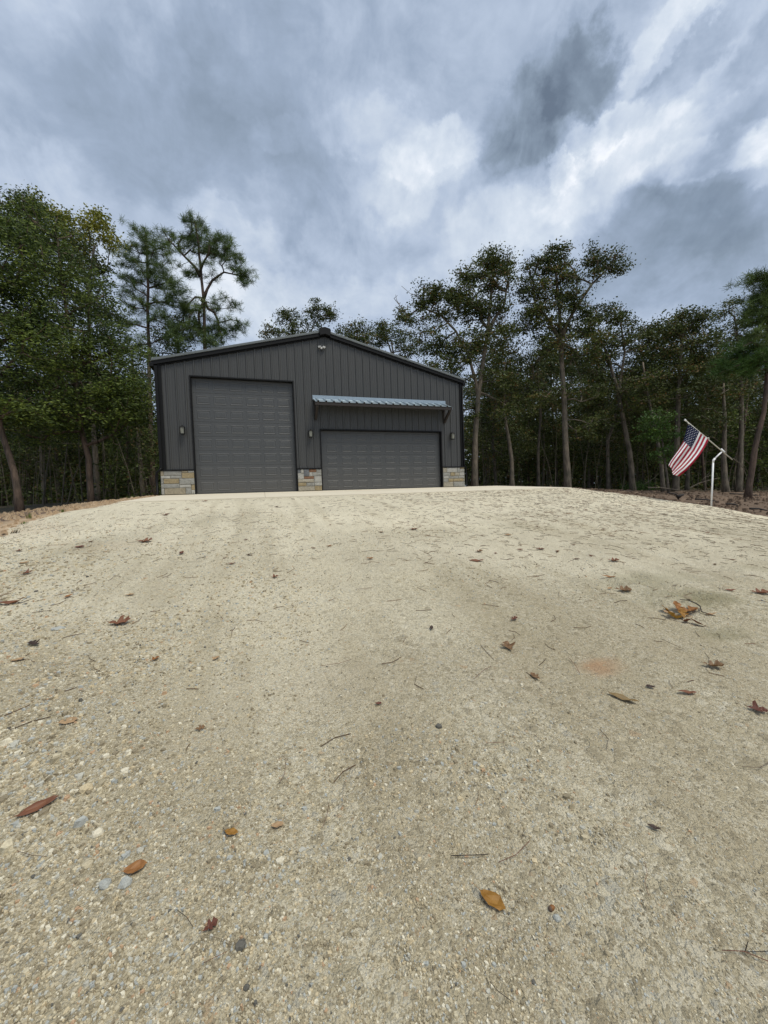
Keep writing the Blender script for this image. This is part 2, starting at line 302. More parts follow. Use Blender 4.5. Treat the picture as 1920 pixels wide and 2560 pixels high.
def dirt_mat():
    m = pmat('bare_dirt', (.2, .13, .08), .95); nt = m.node_tree; b = nt.nodes['Principled BSDF']
    tc = N(nt, 'ShaderNodeTexCoord').outputs['Object']
    n = N(nt, 'ShaderNodeTexNoise', {'Vector': tc, 'Scale': 2.2, 'Detail': 9, 'Roughness': .68}).outputs['Fac']
    n2 = N(nt, 'ShaderNodeTexNoise', {'Vector': tc, 'Scale': 30, 'Detail': 6, 'Roughness': .7}).outputs['Fac']
    f = M(nt, 'MULTIPLY_ADD', n, .6, M(nt, 'MULTIPLY', n2, .4))
    c = ramp(nt, f, [(.3, (.07, .045, .03)), (.5, (.15, .102, .066)), (.68, (.27, .19, .125))])
    cl = attr(nt, 'clay').outputs['Fac']; c = mix(nt, cl, c, ramp(nt, f, [(.3, (.32, .20, .11)), (.5, (.46, .33, .20)), (.68, (.58, .47, .33))]))
    li = attr(nt, 'litter').outputs['Fac']; c = mix(nt, li, c, ramp(nt, f, [(.35, (.018, .015, .008)), (.5, (.05, .042, .02)), (.66, (.11, .075, .04))]))
    nt.links.new(c, b.inputs['Base Color'])
    nt.links.new(N(nt, 'ShaderNodeBump', {'Height': f, 'Strength': .9, 'Distance': .06}).outputs[0], b.inputs['Normal']); return m
m_dirt = dirt_mat()
def leaf_mat(name, stops, trans=.22):
    m = D.materials.new(name); m.use_nodes = True; nt = m.node_tree; b = nt.nodes['Principled BSDF']; o = nt.nodes['Material Output']
    t = attr(nt, 'tint').outputs['Fac']
    c = ramp(nt, t, stops); tc = N(nt, 'ShaderNodeTexCoord').outputs['Object']
    n = N(nt, 'ShaderNodeTexNoise', {'Vector': tc, 'Scale': .7, 'Detail': 3}).outputs['Fac']
    c = mix(nt, 1.0, c, ramp(nt, n, [(.35, (.72, .78, .75)), (.65, (1.2, 1.15, 1.05))]), 'MULTIPLY')
    nt.links.new(c, b.inputs['Base Color']); b.inputs['Roughness'].default_value = .55; b.inputs['Specular IOR Level'].default_value = .35
    tr = N(nt, 'ShaderNodeBsdfTranslucent', {'Color': c}); ms = N(nt, 'ShaderNodeMixShader', {0: trans, 1: b.outputs[0], 2: tr.outputs[0]})
    nt.links.new(ms.outputs[0], o.inputs[0]); return m
m_oak = leaf_mat('oak_leaves', [(0, (.020, .032, .008)), (.5, (.062, .084, .019)), (.9, (.125, .152, .036)), (.97, (.17, .14, .045)), (1, (.20, .12, .045))])
m_pine = leaf_mat('pine_needles_green', [(0, (.045, .07, .018)), (.6, (.11, .165, .042)), (1, (.21, .28, .08))])
m_cedar = leaf_mat('cedar_foliage', [(0, (.016, .028, .006)), (.55, (.054, .086, .016)), (1, (.19, .245, .042))])
m_yellow = leaf_mat('turning_leaves', [(0, (.10, .13, .02)), (.6, (.24, .25, .04)), (1, (.38, .34, .05))])
m_bright = leaf_mat('fresh_leaves', [(0, (.03, .07, .012)), (.6, (.07, .14, .025)), (1, (.12, .20, .04))])
def bark_mat(name, lo, hi):
    m = pmat(name, lo, .9); nt = m.node_tree; b = nt.nodes['Principled BSDF']
    tc = N(nt, 'ShaderNodeTexCoord').outputs['Object']
    mp = N(nt, 'ShaderNodeMapping', {'Vector': tc, 'Scale': (14, 14, 2.2)}).outputs[0]
    n = N(nt, 'ShaderNodeTexNoise', {'Vector': mp, 'Scale': 1.4, 'Detail': 7, 'Roughness': .7}).outputs['Fac']
    c = ramp(nt, n, [(.32, lo), (.66, hi)]); n2 = N(nt, 'ShaderNodeTexNoise', {'Vector': tc, 'Scale': 1.6, 'Detail': 4}).outputs['Fac']
    c = mix(nt, 1.0, c, ramp(nt, n2, [(.35, (.65, .68, .66)), (.65, (1.25, 1.2, 1.15))]), 'MULTIPLY'); nt.links.new(c, b.inputs['Base Color'])
    nt.links.new(N(nt, 'ShaderNodeBump', {'Height': n, 'Strength': .8, 'Distance': .03}).outputs[0], b.inputs['Normal']); return m
m_bark = bark_mat('oak_bark', (.05, .042, .03), (.22, .185, .14))
m_redbark = bark_mat('cedar_bark', (.045, .030, .021), (.17, .12, .088))
m_pinebark = bark_mat('pine_bark', (.045, .03, .022), (.14, .095, .07))
# ------------------------------------------------------------------ ground
def inpoly(x, y, poly):
    c = np.zeros(x.shape, bool); n = len(poly)
    for i in range(n):
        x0, y0 = poly[i]; x1, y1 = poly[(i+1) % n]
        if y0 == y1: continue
        c ^= ((y0 > y) != (y1 > y)) & (x < (x1-x0)*(y-y0)/(y1-y0)+x0)
    return c
APR = (-1.13, 12.9, -4.5)
GPOLY = [(-1.25, -4.47), (-2.2, -4.75), (-2.75, -5.3), (-2.6, -6.1), (-1.9, -6.8), (-2.2, -7.4), (-3.4, -8.6), (-5.5, -12), (-7, -26), (14, -26), (14.5, -14), (14.6, -10.4), (15.2, -9.1), (15.35, -7.7), (14.5, -6.6), (13.5, -5.3), (12.95, -4.47)]
DAMP = [((950, 1850), (1000, 2050), (1120, 2250), (1450, 2560)), ((700, 1500), (820, 1640), (930, 1800))]
def stain(X, Y, px, py, rx, ry):
    q = ground_at(px, py)[0]; qx = ground_at(px+rx, py)[0]; qy = ground_at(px, py+ry)[0]
    ax = (qx-q)[:2]; ay = (qy-q)[:2]; A = np.linalg.inv(np.array([ax, ay]).T)
    u = A[0, 0]*(X-q[0])+A[0, 1]*(Y-q[1]); v = A[1, 0]*(X-q[0])+A[1, 1]*(Y-q[1]); n = fnoise(X, Y, 3.5, 4, 5)*1.2
    return np.clip((1.1-np.hypot(u, v)+n*1.3)*1.2, 0, 1)
def grid_lines():
    a = np.arange(-8, 20, .07); l = [-8-(1.18**k-1)*2 for k in range(1, 34)][::-1]; r = [20+(1.18**k-1)*2 for k in range(1, 34)]
    return a, l, r
def build_ground():
    def axis(lo, hi, s, g, n): return np.r_[[lo-s*(g**k-1)/(g-1) for k in range(n, 0, -1)], np.arange(lo, hi, s), [hi+s*(g**k-1)/(g-1) for k in range(0, n+1)]]
    xs = axis(-7, 30, .16, 1.13, 44); ys = axis(-9, 6, .16, 1.13, 46)
    X, Y = np.meshgrid(xs, ys); Z = gh(X, Y)
    r = np.hypot(X-6, Y); ing = inpoly(X, Y, GPOLY)
    onpad = ing | ((X > APR[0]-.02) & (X < APR[1]+.02) & (Y > APR[2]-.1) & (Y < 14))
    rough = fnoise(X, Y, 1.1, 5, 3, .6)*.34+fnoise(X, Y, 4.5, 3, 4, .6)*.12
    lft = np.clip(1-(X+1)/3, 0, 1); amp = np.where(X > 12.5, 1.0, .35)*np.clip((r-0)/1, 0, 1)
    d = np.where(onpad, 0, 1.)
    Z = Z+rough*amp*d*np.where(Y > 12, .6, 1)-np.where(ing, .10, 0)-np.where(onpad & ~ing, .3, .03)
    idx = np.arange(X.size).reshape(X.shape); F = np.stack([idx[:-1, :-1], idx[:-1, 1:], idx[1:, 1:], idx[1:, :-1]], -1).reshape(-1, 4)
    me = mesh_np('ground', np.stack([X, Y, Z], -1), F, smooth=True)
    n = fnoise(X, Y, .8, 4, 9)
    clay = np.clip(1.25-np.abs(X+2.6-.25*(Y+5))/1.6, 0, 1)*np.clip((Y+14)/3, 0, 1)*np.clip((1.5-Y)/1.5, 0, 1)
    clay = np.clip(clay+n*.9*(clay > 0), 0, 1)
    far = np.where(X < 0, np.clip((Y+1.2+n*4)/2.2, 0, 1), np.clip((Y-2.0-(X-18)*-.28+n*5)/3.5, 0, 1))
    far = np.where(X > 31, 1, far); far = np.where(X < -6.5, 1, far)
    for k, a in (('clay', clay*(1-far)), ('litter', far)):
        at_ = me.attributes.new(k, 'FLOAT', 'POINT'); at_.data.foreach_set('value', a.astype(np.float32).ravel())
    o = link('ground', me, None, m_dirt); o['kind'] = 'structure'
    # gravel drive: its own sheet, finer towards the camera
    xs = np.arange(-6, 15.8, .07); ys = np.r_[np.arange(-26, -17, .3), np.arange(-17, -4.4, .07)]
    X, Y = np.meshgrid(xs, ys); e = .16
    Xn = X+fnoise(X, Y, 2.6, 4, 21)*e*3; Yn = Y+np.where(Y > -5.0, 0, fnoise(X, Y, 2.6, 4, 22)*e*2)
    ins = inpoly(Xn, Yn, GPOLY) & ((Y < APR[2]) | (X < APR[0]-.03) | (X > APR[1]+.03)); Z = grav(X, Y)
    idx = np.arange(X.size).reshape(X.shape); F = np.stack([idx[:-1, :-1], idx[:-1, 1:], idx[1:, 1:], idx[1:, :-1]], -1).reshape(-1, 4)
    keep = ins.ravel()[F].sum(1) >= 2; F = F[keep]
    used = np.unique(F); mp = np.full(X.size, -1); mp[used] = np.arange(len(used))
    inner = ins.ravel()[used]; Zf = Z.ravel()[used]-np.where(inner, 0, .09)
    me = mesh_np('gravel_drive', np.stack([X.ravel()[used], Y.ravel()[used], Zf], -1), mp[F], smooth=True)
    damp = np.zeros_like(X)
    for q in ((960, 1900, 130, 150), (1080, 2150, 150, 130), (1330, 2380, 220, 140), (860, 1700, 90, 80), (720, 1540, 80, 60)): damp = np.maximum(damp, stain(X, Y, *q)*.26)
    rust = np.maximum(stain(X, Y, 1495, 1668, 70, 24), stain(X, Y, 60, 1320, 120, 40)*.9); rust = np.maximum(rust, stain(X, Y, 250, 1370, 200, 20)*.35)
    olive = np.maximum(stain(X, Y, 1600, 1450, 180, 26), stain(X, Y, 1720, 1500, 170, 26)); olive = np.maximum(olive, stain(X, Y, 150, 1370, 220, 40)*.55); olive = np.maximum(olive, stain(X, Y, 520, 1310, 300, 16)*.5); olive = np.maximum(olive, stain(X, Y, 1800, 1590, 90, 22)*.7)
    olive = np.maximum(olive, stain(X, Y, 1880, 1420, 80, 20)*.6); olive = np.maximum(olive, stain(X, Y, 1230, 1320, 160, 16)*.4)
    bl = np.clip((Y+13.8)/5.5+fnoise(X, Y, .9, 5, 31)*1.2, 0, 1)*.80
    for k, a in (('damp', damp), ('rust', rust), ('olive', np.clip(olive*1.15, 0, 1)), ('bleach', bl)):
        at_ = me.attributes.new(k, 'FLOAT', 'POINT'); at_.data.foreach_set('value', a.astype(np.float32).ravel()[used])
    o = link('gravel_drive', me, None, m_gravel); o['kind'] = 'structure'
    # concrete apron, with thickness and two saw joints as separate slabs
    js = [APR[0], 2.4, 5.9, 9.4, APR[1]]
    root = link('concrete_apron', None); root['kind'] = 'structure'
    for a, b in zip(js[:-1], js[1:]):
        g = G(); z0 = -.005; z1 = -.235; x0, x1 = a+.004, b-.004
        g.add([(x0, APR[2], z1), (x1, APR[2], z1), (x1, .14, z0), (x0, .14, z0), (x0, APR[2], z1-.14), (x1, APR[2], z1-.14), (x1, .14, z0-.14), (x0, .14, z0-.14)],
              [(0, 1, 2, 3), (7, 6, 5, 4), (0, 4, 5, 1), (1, 5, 6, 2), (2, 6, 7, 3), (3, 7, 4, 0)]); g.obj('concrete_slab', m_conc, root)
SC1, SC2 = ground_at(1500, 1425)[0], ground_at(1880, 1590)[0]
def scuff(X, Y):
    d = (SC2-SC1)[:2]; L_ = np.linalg.norm(d); d = d/L_; u = ((X-SC1[0])*d[0]+(Y-SC1[1])*d[1])/L_; v = (X-SC1[0])*-d[1]+(Y-SC1[1])*d[0]+fnoise(X, Y, 1.5, 2, 51)*.3
    env = np.clip(u*5, 0, 1)*np.clip((1-u)*5, 0, 1)*np.exp(-(v/.42)**2)
    return env*(np.cos(v*15)*.034+fnoise(X, Y, 9, 3, 52)*.05)
def grav(X, Y):
    Z = gh(X, Y)+.012+fnoise(X, Y, 1.3, 3, 11)*.05+fnoise(X*3+Y*.3, Y*.12, 1.0, 3, 14)*.06*np.clip((-5.5-Y)/2, 0, 1)+fnoise(X, Y, 7, 3, 12)*.018+scuff(X, Y)
    Z = np.where(Y > -5.2, Z-np.clip((Y+5.2)/.7, 0, 1)*.0, Z)
    k = np.clip((Y+6.5)/2., 0, 1)*((X > -1.2) & (X < 13)); return Z*(1-k)+k*(np.minimum(-.252+(Y+4.5)*.1, -.25)+fnoise(X, Y, 5, 3, 12)*.008)
build_ground()
# ------------------------------------------------------------------ loose stones
def build_stones():
    def batch(n, tmin, tmax, smin, smax, left=0., gamma=1.0):
        # scattered over the drive, denser near the place where the photographer stands
        th = rng.uniform(-.98, .98, n); r = tmin*(tmax/tmin)**(rng.random(n)**gamma)
        hx = fw[:2]/np.linalg.norm(fw[:2]); sx = np.array([hx[1], -hx[0]])
        lat = np.sign(rng.random(n)-.5-left)*0+rng.uniform(-1.15, 1.15, n)*(r+.25)
        x = CAM[0]+hx[0]*r+sx[0]*lat; y = CAM[1]+hx[1]*r+sx[1]*lat
        s = smin*(smax/smin)**(rng.random(n)**2.0)
        cl = fnoise(x, y, .9, 3, 41)+np.clip(-lat/(r+.3), -1, 1)*.55*np.clip(r/1.5, .5, 1)
        s = s*np.clip(.9+cl*1.2, .5, 2.2)
        k = inpoly(x, y, GPOLY) & (y < APR[2]-.05) & (cl+rng.random(n)*.9 > .12)
        return x[k], y[k], s[k]
    parts = [batch(92000, .70, 3.0, .0026, .0085), batch(36000, 2.2, 8.5, .0045, .014), batch(2600, 1.2, 6.5, .009, .019), batch(9000, 1.5, 5.5, .006, .016)]
    x = np.concatenate([p[0] for p in parts]); y = np.concatenate([p[1] for p in parts]); s = np.concatenate([p[2] for p in parts])
    n = len(x); z = grav(x, y); k = 5
    a = (np.arange(k)/k*2*np.pi)[None, :]+rng.uniform(0, 6.28, n)[:, None]+rng.uniform(-.35, .35, (n, k))
    st = rng.uniform(.55, 1., n)[:, None]; rot = rng.uniform(0, 3.14, n)[:, None]
    def ring(rad, h, off):
        px = np.cos(a+off)*rad; py = np.sin(a+off)*rad*st
        return np.stack([x[:, None]+(px*np.cos(rot)-py*np.sin(rot)), y[:, None]+(px*np.sin(rot)+py*np.cos(rot)), z[:, None]+h], -1)
    R = s[:, None]*rng.uniform(.75, 1.2, (n, k)); H = s[:, None]*rng.uniform(.25, .8, n)[:, None]
    tilt = rng.uniform(-.3, .3, (n, k))
    V = np.concatenate([ring(R, -s[:, None]*.35+0*R, 0), ring(R*rng.uniform(.5, .85, (n, k)), H*(1+tilt)*rng.uniform(.6, 1, (n, 1)), .3)], 1)   # n,10,3
    b = np.arange(n)[:, None, None]*10; i = np.arange(k); j = (i+1) % k
    q1 = np.stack([i, j, j+k], -1); q2 = np.stack([i, j+k, i+k], -1); cap = np.array([[5, 6, 7], [5, 7, 8], [5, 8, 9]])
    T = np.concatenate([q1, q2, cap])[None]+b
    tint = np.repeat(rng.random(n), 10)
    me = mesh_np('gravel_stones', V.reshape(-1, 3), T.reshape(-1, 3), tint)
    o = link('gravel_stones', me, None, m_stone); o['kind'] = 'stuff'
    tag(o, 'loose pale limestone gravel scattered over the driveway', 'gravel')
build_stones()
# dirt clods and small debris on the bank to the right and the clay shoulder to the left
def chunks(name, xs, ys, ss, mat, label, cat, flat=.6, zf=gh):
    n = len(xs); k = 5; a = (np.arange(k)/k*2*np.pi)[None, :]+rng.uniform(-.4, .4, (n, k)); R = ss[:, None]*rng.uniform(.6, 1.3, (n, k)); z = zf(xs, ys)
    def ring(f, h, of): return np.stack([xs[:, None]+np.cos(a+of)*R*f, ys[:, None]+np.sin(a+of)*R*f*.8, z[:, None]+h*ss[:, None]*rng.uniform(.7, 1.2, (n, k))], -1)
    V = np.concatenate([ring(1, -.6, 0), ring(.6, flat, .3)], 1); b = np.arange(n)[:, None, None]*10; i = np.arange(k); j = (i+1) % k
    T = np.concatenate([np.stack([i, j, j+k], -1), np.stack([i, j+k, i+k], -1), np.array([[5, 6, 7], [5, 7, 8], [5, 8, 9]])])[None]+b
    me = mesh_np(name, V.reshape(-1, 3), T.reshape(-1, 3), np.repeat(rng.random(n), 10))
    for kk, vv in (('clay', (xs < 0)*1.), ('litter', np.zeros(n))):
        at_ = me.attributes.new(kk, 'FLOAT', 'POINT'); at_.data.foreach_set('value', np.repeat(vv, 10).astype(np.float32))
    o = link(name, me, None, mat); o['kind'] = 'stuff'; tag(o, label, cat); return o
n = 3200; x_ = rng.uniform(13, 33, n); y_ = rng.uniform(-9, 4, n); k_ = ~inpoly(x_, y_, GPOLY) & (y_ > -10); x_, y_ = x_[k_], y_[k_]
chunks('dirt_clods', x_, y_, .03*(4.5**rng.random(len(x_))**2), m_dirt, 'brown dirt clods on the bare bank right of the driveway', 'dirt')
n = 1500; x_ = rng.uniform(-6, -1.0, n); y_ = rng.uniform(-8, 1.5, n); k_ = ~inpoly(x_, y_, GPOLY) & ((x_ < -1.25) | (y_ < -4.5)); x_, y_ = x_[k_], y_[k_]
chunks('clay_crumbs', x_, y_, .015*(5**rng.random(len(x_))**2), m_dirt, 'reddish clay crumbs along the left shoulder of the driveway', 'clay')
# ------------------------------------------------------------------ garage building
XL, XR, HE, HR, DEP = -1.13, 11.10, 4.64, 6.19, 15.2; XM = (XL+XR)/2; SL = (HR-HE)/(XM-XL)
OP = [(0., 3.66, 4.276), (4.664, 10.001, 2.429)]; HS = .862
def roofz(x): return HE+SL*(XM-XL-abs(x-XM))
bld = empty('garage_building', (XM, 0, 0), 'dark grey steel garage with a low gable, one tall and one wide garage door', 'building')
bld.empty_display_size = 1
def bp(g, name, mat, par=None, smooth=False, bevel=0):        # part in building coordinates (world minus root)
    par = par or bld
    g.v = [(a-XM, b, c) for a, b, c in g.v]
    return g.obj(name, mat, par, smooth, None, bevel)
# wall panels: one strip per rib, each cut round the openings and to the roof slope
PROF = [(.0, 0), (.022, 0), (.044, -.034), (.078, -.034), (.10, 0), (.150, 0), (.158, -.007), (.172, -.007), (.18, 0), (.228, 0), (.236, -.007), (.250, -.007), (.258, 0), (.3048, 0)]
def strip(xa, xb, fx, ztop, zbot):
    g = G()
    xs = [(fx+u, v) for u, v in PROF if xa < fx+u < xb]
    def v_at(x):
        u = x-fx
        for (u0, v0), (u1, v1) in zip(PROF[:-1], PROF[1:]):
            if u0 <= u <= u1: return v0+(v1-v0)*(u-u0)/(u1-u0)
        return 0
    pts = [(xa, v_at(xa))]+xs+[(xb, v_at(xb))]
    vs = []; fs = []
    for x, v in pts: vs += [(x, v, zbot), (x, v, ztop(x))]
    for i in range(len(pts)-1): fs.append((2*i, 2*i+2, 2*i+3, 2*i+1))
    return g.add(vs, fs)
nf = int(math.ceil((XR-XL)/.3048))
for i in range(nf):
    fx = XL-.01+i*.3048; a, b = max(fx, XL+.02), min(fx+.3048, XR-.02); g = G()
    cuts = sorted({a, b}|{e for o_ in OP for e in o_[:2] if a < e < b})
    for c0, c1 in zip(cuts[:-1], cuts[1:]):
        mid = (c0+c1)/2; zb = HS+.02
        for o0, o1, oh in OP:
            if o0 < mid < o1: zb = oh+.0
        s = strip(c0+.0004, c1-.0004, fx, lambda x: roofz(x)-.05, zb); g.add(s.v, s.f)
    bp(g, 'wall_panel', m_wall)
# solid wall core behind the steel (piers, gable, sides, back)
g = G(); T = .16
for x0, x1 in ((XL+.01, 0-.002), (3.662, 4.662), (10.003, XR-.01)): g.box(x0, x1, .012, T, .001, HS+.3)
g.prism([(XL+.01, HS+.3), (-.002, HS+.3), (-.002, 4.278), (3.662, 4.278), (3.662, HS+.3), (4.662, HS+.3), (4.662, 2.431), (10.003, 2.431), (10.003, HS+.3), (XR-.01, HS+.3), (XR-.01, HE-.02), (XM, HR-.02), (XL+.01, HE-.02)], 'y', .012, T)
bp(g, 'front_wall_core', m_black)
for sx in (XL, XR-.06):
    g = G(); g.box(sx, sx+.06, T, DEP, -.2, HE-.02); bp(g, 'side_wall', m_wall)
g = G(); g.prism([(XL, -.2), (XR, -.2), (XR, HE-.02), (XM, HR-.02), (XL, HE-.02)], 'y', DEP, DEP+.1); bp(g, 'back_wall', m_wall)
g = G(); g.box(XL+.07, XR-.07, .2, DEP-.01, -.21, -.012); bp(g, 'floor_slab', m_conc)
# roof sheets, in 0.9 m widths down both slopes
for s in (-1, 1):
    y = -.13; k = 0
    while y < DEP+.2:
        y1 = min(y+.914, DEP+.2); xe = XM+s*(XM-XL+.10); ze = HE-SL*.10
        g = G(); a_, b_ = (XM, HR+.13), (xe, ze+.13)
        g.prism([a_, b_, (b_[0], b_[1]-.03), (a_[0], a_[1]-.03)], 'y', y+.002, y1-.002)
        for r in (.15, .45, .75):
            if y+r+.03 < y1: g.prism([(a_[0], a_[1]+.001), (b_[0], b_[1]+.001), (b_[0], b_[1]+.03), (a_[0], a_[1]+.03)], 'y', y+r-.02, y+r+.02)
        bp(g, 'roof_sheet', m_rake); y = y1; k += 1
# rake trim: lighter rolled top edge over a black band
for s in (-1, 1):
    xe = XM+s*(XM-XL+.07); x0 = XM+s*.20; z0, z1 = roofz(x0), HE-SL*.07
    g = G(); g.prism([(x0, z0+.19), (xe, z1+.19), (xe, z1+.105), (x0, z0+.105)], 'y', -.145, -.005); bp(g, 'rake_trim', m_rake, None, False, .008)
    g = G(); g.prism([(x0, z0+.103), (xe, z1+.103), (xe, z1-.03), (x0, z0-.03)], 'y', -.115, .02); bp(g, 'rake_fascia', m_black, None, False, .004)
    g = G(); g.prism([(x0, z0-.032), (xe-s*.12, z1+SL*.12-.032), (xe-s*.12, z1+SL*.12-.075), (x0, z0-.075)], 'y', -.055, .01); bp(g, 'rake_closure', m_black)
g = G(); g.prism([(XM-.235, HR+.17), (XM-.20, HR+.225), (XM, HR+.275), (XM+.20, HR+.225), (XM+.235, HR+.17), (XM+.205, HR-.06), (XM, HR-.0), (XM-.205, HR-.06)], 'y', -.20, .05)
g.prism([(XM-.235, HR+.171), (XM-.20, HR+.226), (XM, HR+.276), (XM+.20, HR+.226), (XM+.235, HR+.171), (XM, HR+.15)], 'y', .052, DEP+.2); bp(g, 'ridge_cap', m_black, None, False, .006)
# corner trims, eave gutters, downspouts
for x0, x1 in ((XL-.012, XL+.20), (XR-.13, XR+.012)):
    g = G(); g.box(x0, x1, -.052, .03, HS+.045, HE-.01); bp(g, 'corner_trim', m_black, None, False, .004)
for s, xw in ((-1, XL), (1, XR)):
    xa, xb = (xw-.14, xw-.005) if s < 0 else (xw+.005, xw+.14)
    g = G(); g.prism([(-.12, HE-.10), (-.12, HE+.03), (DEP, HE+.03), (DEP, HE-.10)], 'x', min(xa, xb), max(xa, xb)); bp(g, 'gutter', m_black)
g = G(); g.box(XL+.0, XL+.10, -.13, -.056, HS+.06, HE-.08); bp(g, 'downspout', m_black, None, False, .01)
g = G(); g.tube([(XL+.06, -.092, HS+.09), (XL+.0, -.10, HS+.03), (XL-.10, -.10, HS-.06), (XL-.12, -.06, HS-.20), (XL-.12, -.06, .05), (XL-.13, -.16, .02)], .042, 8); bp(g, 'downspout_elbow', m_black, None, True)
g = G(); g.tube([(XR-.02, -.09, HE-.15), (XR-.02, -.09, HS+.10), (XR+.05, -.09, HS+.03), (XR+.085, -.07, HS-.08), (XR+.085, -.07, .06), (XR+.10, -.18, .02)], .03, 8); bp(g, 'downspout', m_black, None, True)
# door openings: black frame trim and recessed sectional doors
def door(x0, x1, h, rows, cols, pw, ml):
    g = G(); yb = .155
    for a, b in ((x0-.028, x0+.012), (x1-.012, x1+.028)): g.box(a, b, -.042, yb, .002, h+.0)
    g.box(x0-.028, x1+.028, -.044, yb, h+.001, h+.045); bp(g, 'door_frame', m_black)
    yd = .13; d = empty_part('garage_door', (XM*0, 0, 0)); hh = h/rows
    g = G(); g.box(x0+.013, x1-.013, yd+.012, yd+.05, .001, h-.002); back = bp(g, 'door_backing', m_sens, d)
    G0 = G(); G0.box(x0+.02, x1-.02, yd-.006, yd-.001, .0015, .028); bp(G0, 'bottom_seal', m_sens, d)
    gap = ((x1-x0-2*ml)-cols*pw)/(cols-1); me = None
    ph = hh*.60
    for r in range(rows):
        z0, z1 = r*hh+.003, (r+1)*hh-.004
        g = G(); g.box(x0+.014, x1-.014, yd, yd+.011, z0, z1); bp(g, 'door_section', m_door, d, False, .003)
        if me is None:
            q = G(); rg = [(0, .001), (.014, -.008), (.026, -.008), (.040, -.002), (.055, -.002), (.078, -.007)]
            vs = []; fs = []
            for ins, yy in rg: vs += [(ins, yy, ins), (pw-ins, yy, ins), (pw-ins, yy, ph-ins), (ins, yy, ph-ins)]
            for k in range(len(rg)-1):
                for e in range(4): fs.append((4*k+e, 4*k+(e+1) % 4, 4*k+4+(e+1) % 4, 4*k+4+e))
            fs.append(tuple(range(4*len(rg)-4, 4*len(rg)))); q.add(vs, fs); me = q.mesh('raised_panel'); me.materials.append(m_door)
        for c in range(cols):
            o = link('raised_panel', me, d, None, (x0+ml+c*(pw+gap)-XM, yd, z0+(hh-ph)/2))
    return d
def empty_part(name, loc):
    o = D.objects.new(name, None); COL.objects.link(o); o.parent = bld; o.location = loc; return o
door(*OP[0], 8, 6, .47, .15); door(*OP[1], 5, 8, .44, .24)
# stone wainscot piers laid stone by stone
def stonecol(k):
    return {'g': (.27, .265, .235), 'l': (.36, .35, .31), 'o': (.29, .23, .13), 't': (.29, .25, .175), 'r': (.20, .105, .058), 'd': (.13, .135, .14), 'b': (.31, .28, .215)}[k]
m_st = {}
for k in 'glotrdb':
    m = pmat('cut_stone_'+{'g': 'grey', 'l': 'pale', 'o': 'ochre', 't': 'tan', 'r': 'rust', 'd': 'slate', 'b': 'beige'}[k], stonecol(k), .85); nt = m.node_tree; b = nt.nodes['Principled BSDF']
    tc = N(nt, 'ShaderNodeTexCoord').outputs['Object']; n = N(nt, 'ShaderNodeTexNoise', {'Vector': tc, 'Scale': 9, 'Detail': 8, 'Roughness': .7, 'Distortion': 1}).outputs['Fac']
    c0 = stonecol(k); c = ramp(nt, n, [(.3, tuple(x*.66 for x in c0)), (.5, c0), (.68, tuple(min(1, x*1.22+.01) for x in c0))]); nt.links.new(c, b.inputs['Base Color'])
    nt.links.new(N(nt, 'ShaderNodeBump', {'Height': n, 'Strength': .8, 'Distance': .02}).outputs[0], b.inputs['Normal']); m_st[k] = m
m_mortar = pmat('mortar', (.26, .245, .205), .95, 0, 30, .2, .3, 80)
# (x0, x1, y0, y1) in crop pixels, row by row, colour key
P1 = ((118, 458, 1458, 1688), [(118, 150, 1458, 1508, 't'), (150, 330, 1458, 1508, 'g'), (330, 395, 1458, 1480, 't'), (395, 458, 1458, 1480, 'l'), (330, 458, 1480, 1534, 'o'), (118, 215, 1508, 1536, 'l'), (215, 330, 1508, 1536, 'g'),
  (118, 146, 1536, 1584, 'g'), (146, 302, 1536, 1584, 'o'), (302, 458, 1534, 1594, 'g'), (118, 302, 1584, 1626, 'g'), (302, 420, 1594, 1626, 'l'), (420, 458, 1594, 1648, 'o'), (118, 150, 1626, 1688, 'l'), (150, 362, 1626, 1688, 't'), (362, 420, 1626, 1688, 'g'), (420, 458, 1648, 1688, 'l')])
P2 = ((78, 300, 1322, 1510), [(78, 108, 1322, 1356, 'd'), (108, 134, 1322, 1356, 'l'), (134, 184, 1322, 1384, 'd'), (184, 252, 1322, 1350, 'r'), (252, 300, 1322, 1350, 'g'), (78, 134, 1356, 1408, 'l'), (184, 216, 1350, 1384, 'l'), (216, 300, 1350, 1384, 'g'),
  (134, 228, 1384, 1408, 'r'), (228, 300, 1384, 1438, 'l'), (78, 228, 1408, 1438, 'b'), (78, 154, 1438, 1470, 'o'), (154, 230, 1438, 1470, 'g'), (230, 300, 1438, 1468, 'l'), (230, 300, 1468, 1510, 'o'), (78, 230, 1470, 1510, 'b')])
P3 = ((1360, 1558, 1302, 1475), [(1360, 1395, 1302, 1346, 'b'), (1395, 1490, 1302, 1346, 'l'), (1490, 1514, 1302, 1346, 'g'), (1514, 1558, 1302, 1316, 'o'), (1514, 1558, 1316, 1346, 'g'), (1360, 1426, 1346, 1378, 'g'), (1426, 1466, 1346, 1378, 'o'), (1466, 1512, 1346, 1378, 'b'), (1512, 1558, 1346, 1378, 'l'),
  (1360, 1410, 1378, 1402, 'l'), (1410, 1500, 1378, 1402, 'g'), (1500, 1558, 1378, 1402, 'g'), (1360, 1407, 1402, 1432, 'g'), (1407, 1450, 1402, 1432, 'o'), (1450, 1545, 1402, 1430, 'o'), (1545, 1558, 1402, 1430, 'b'), (1360, 1452, 1432, 1475, 'b'), (1452, 1558, 1430, 1475, 'g')])
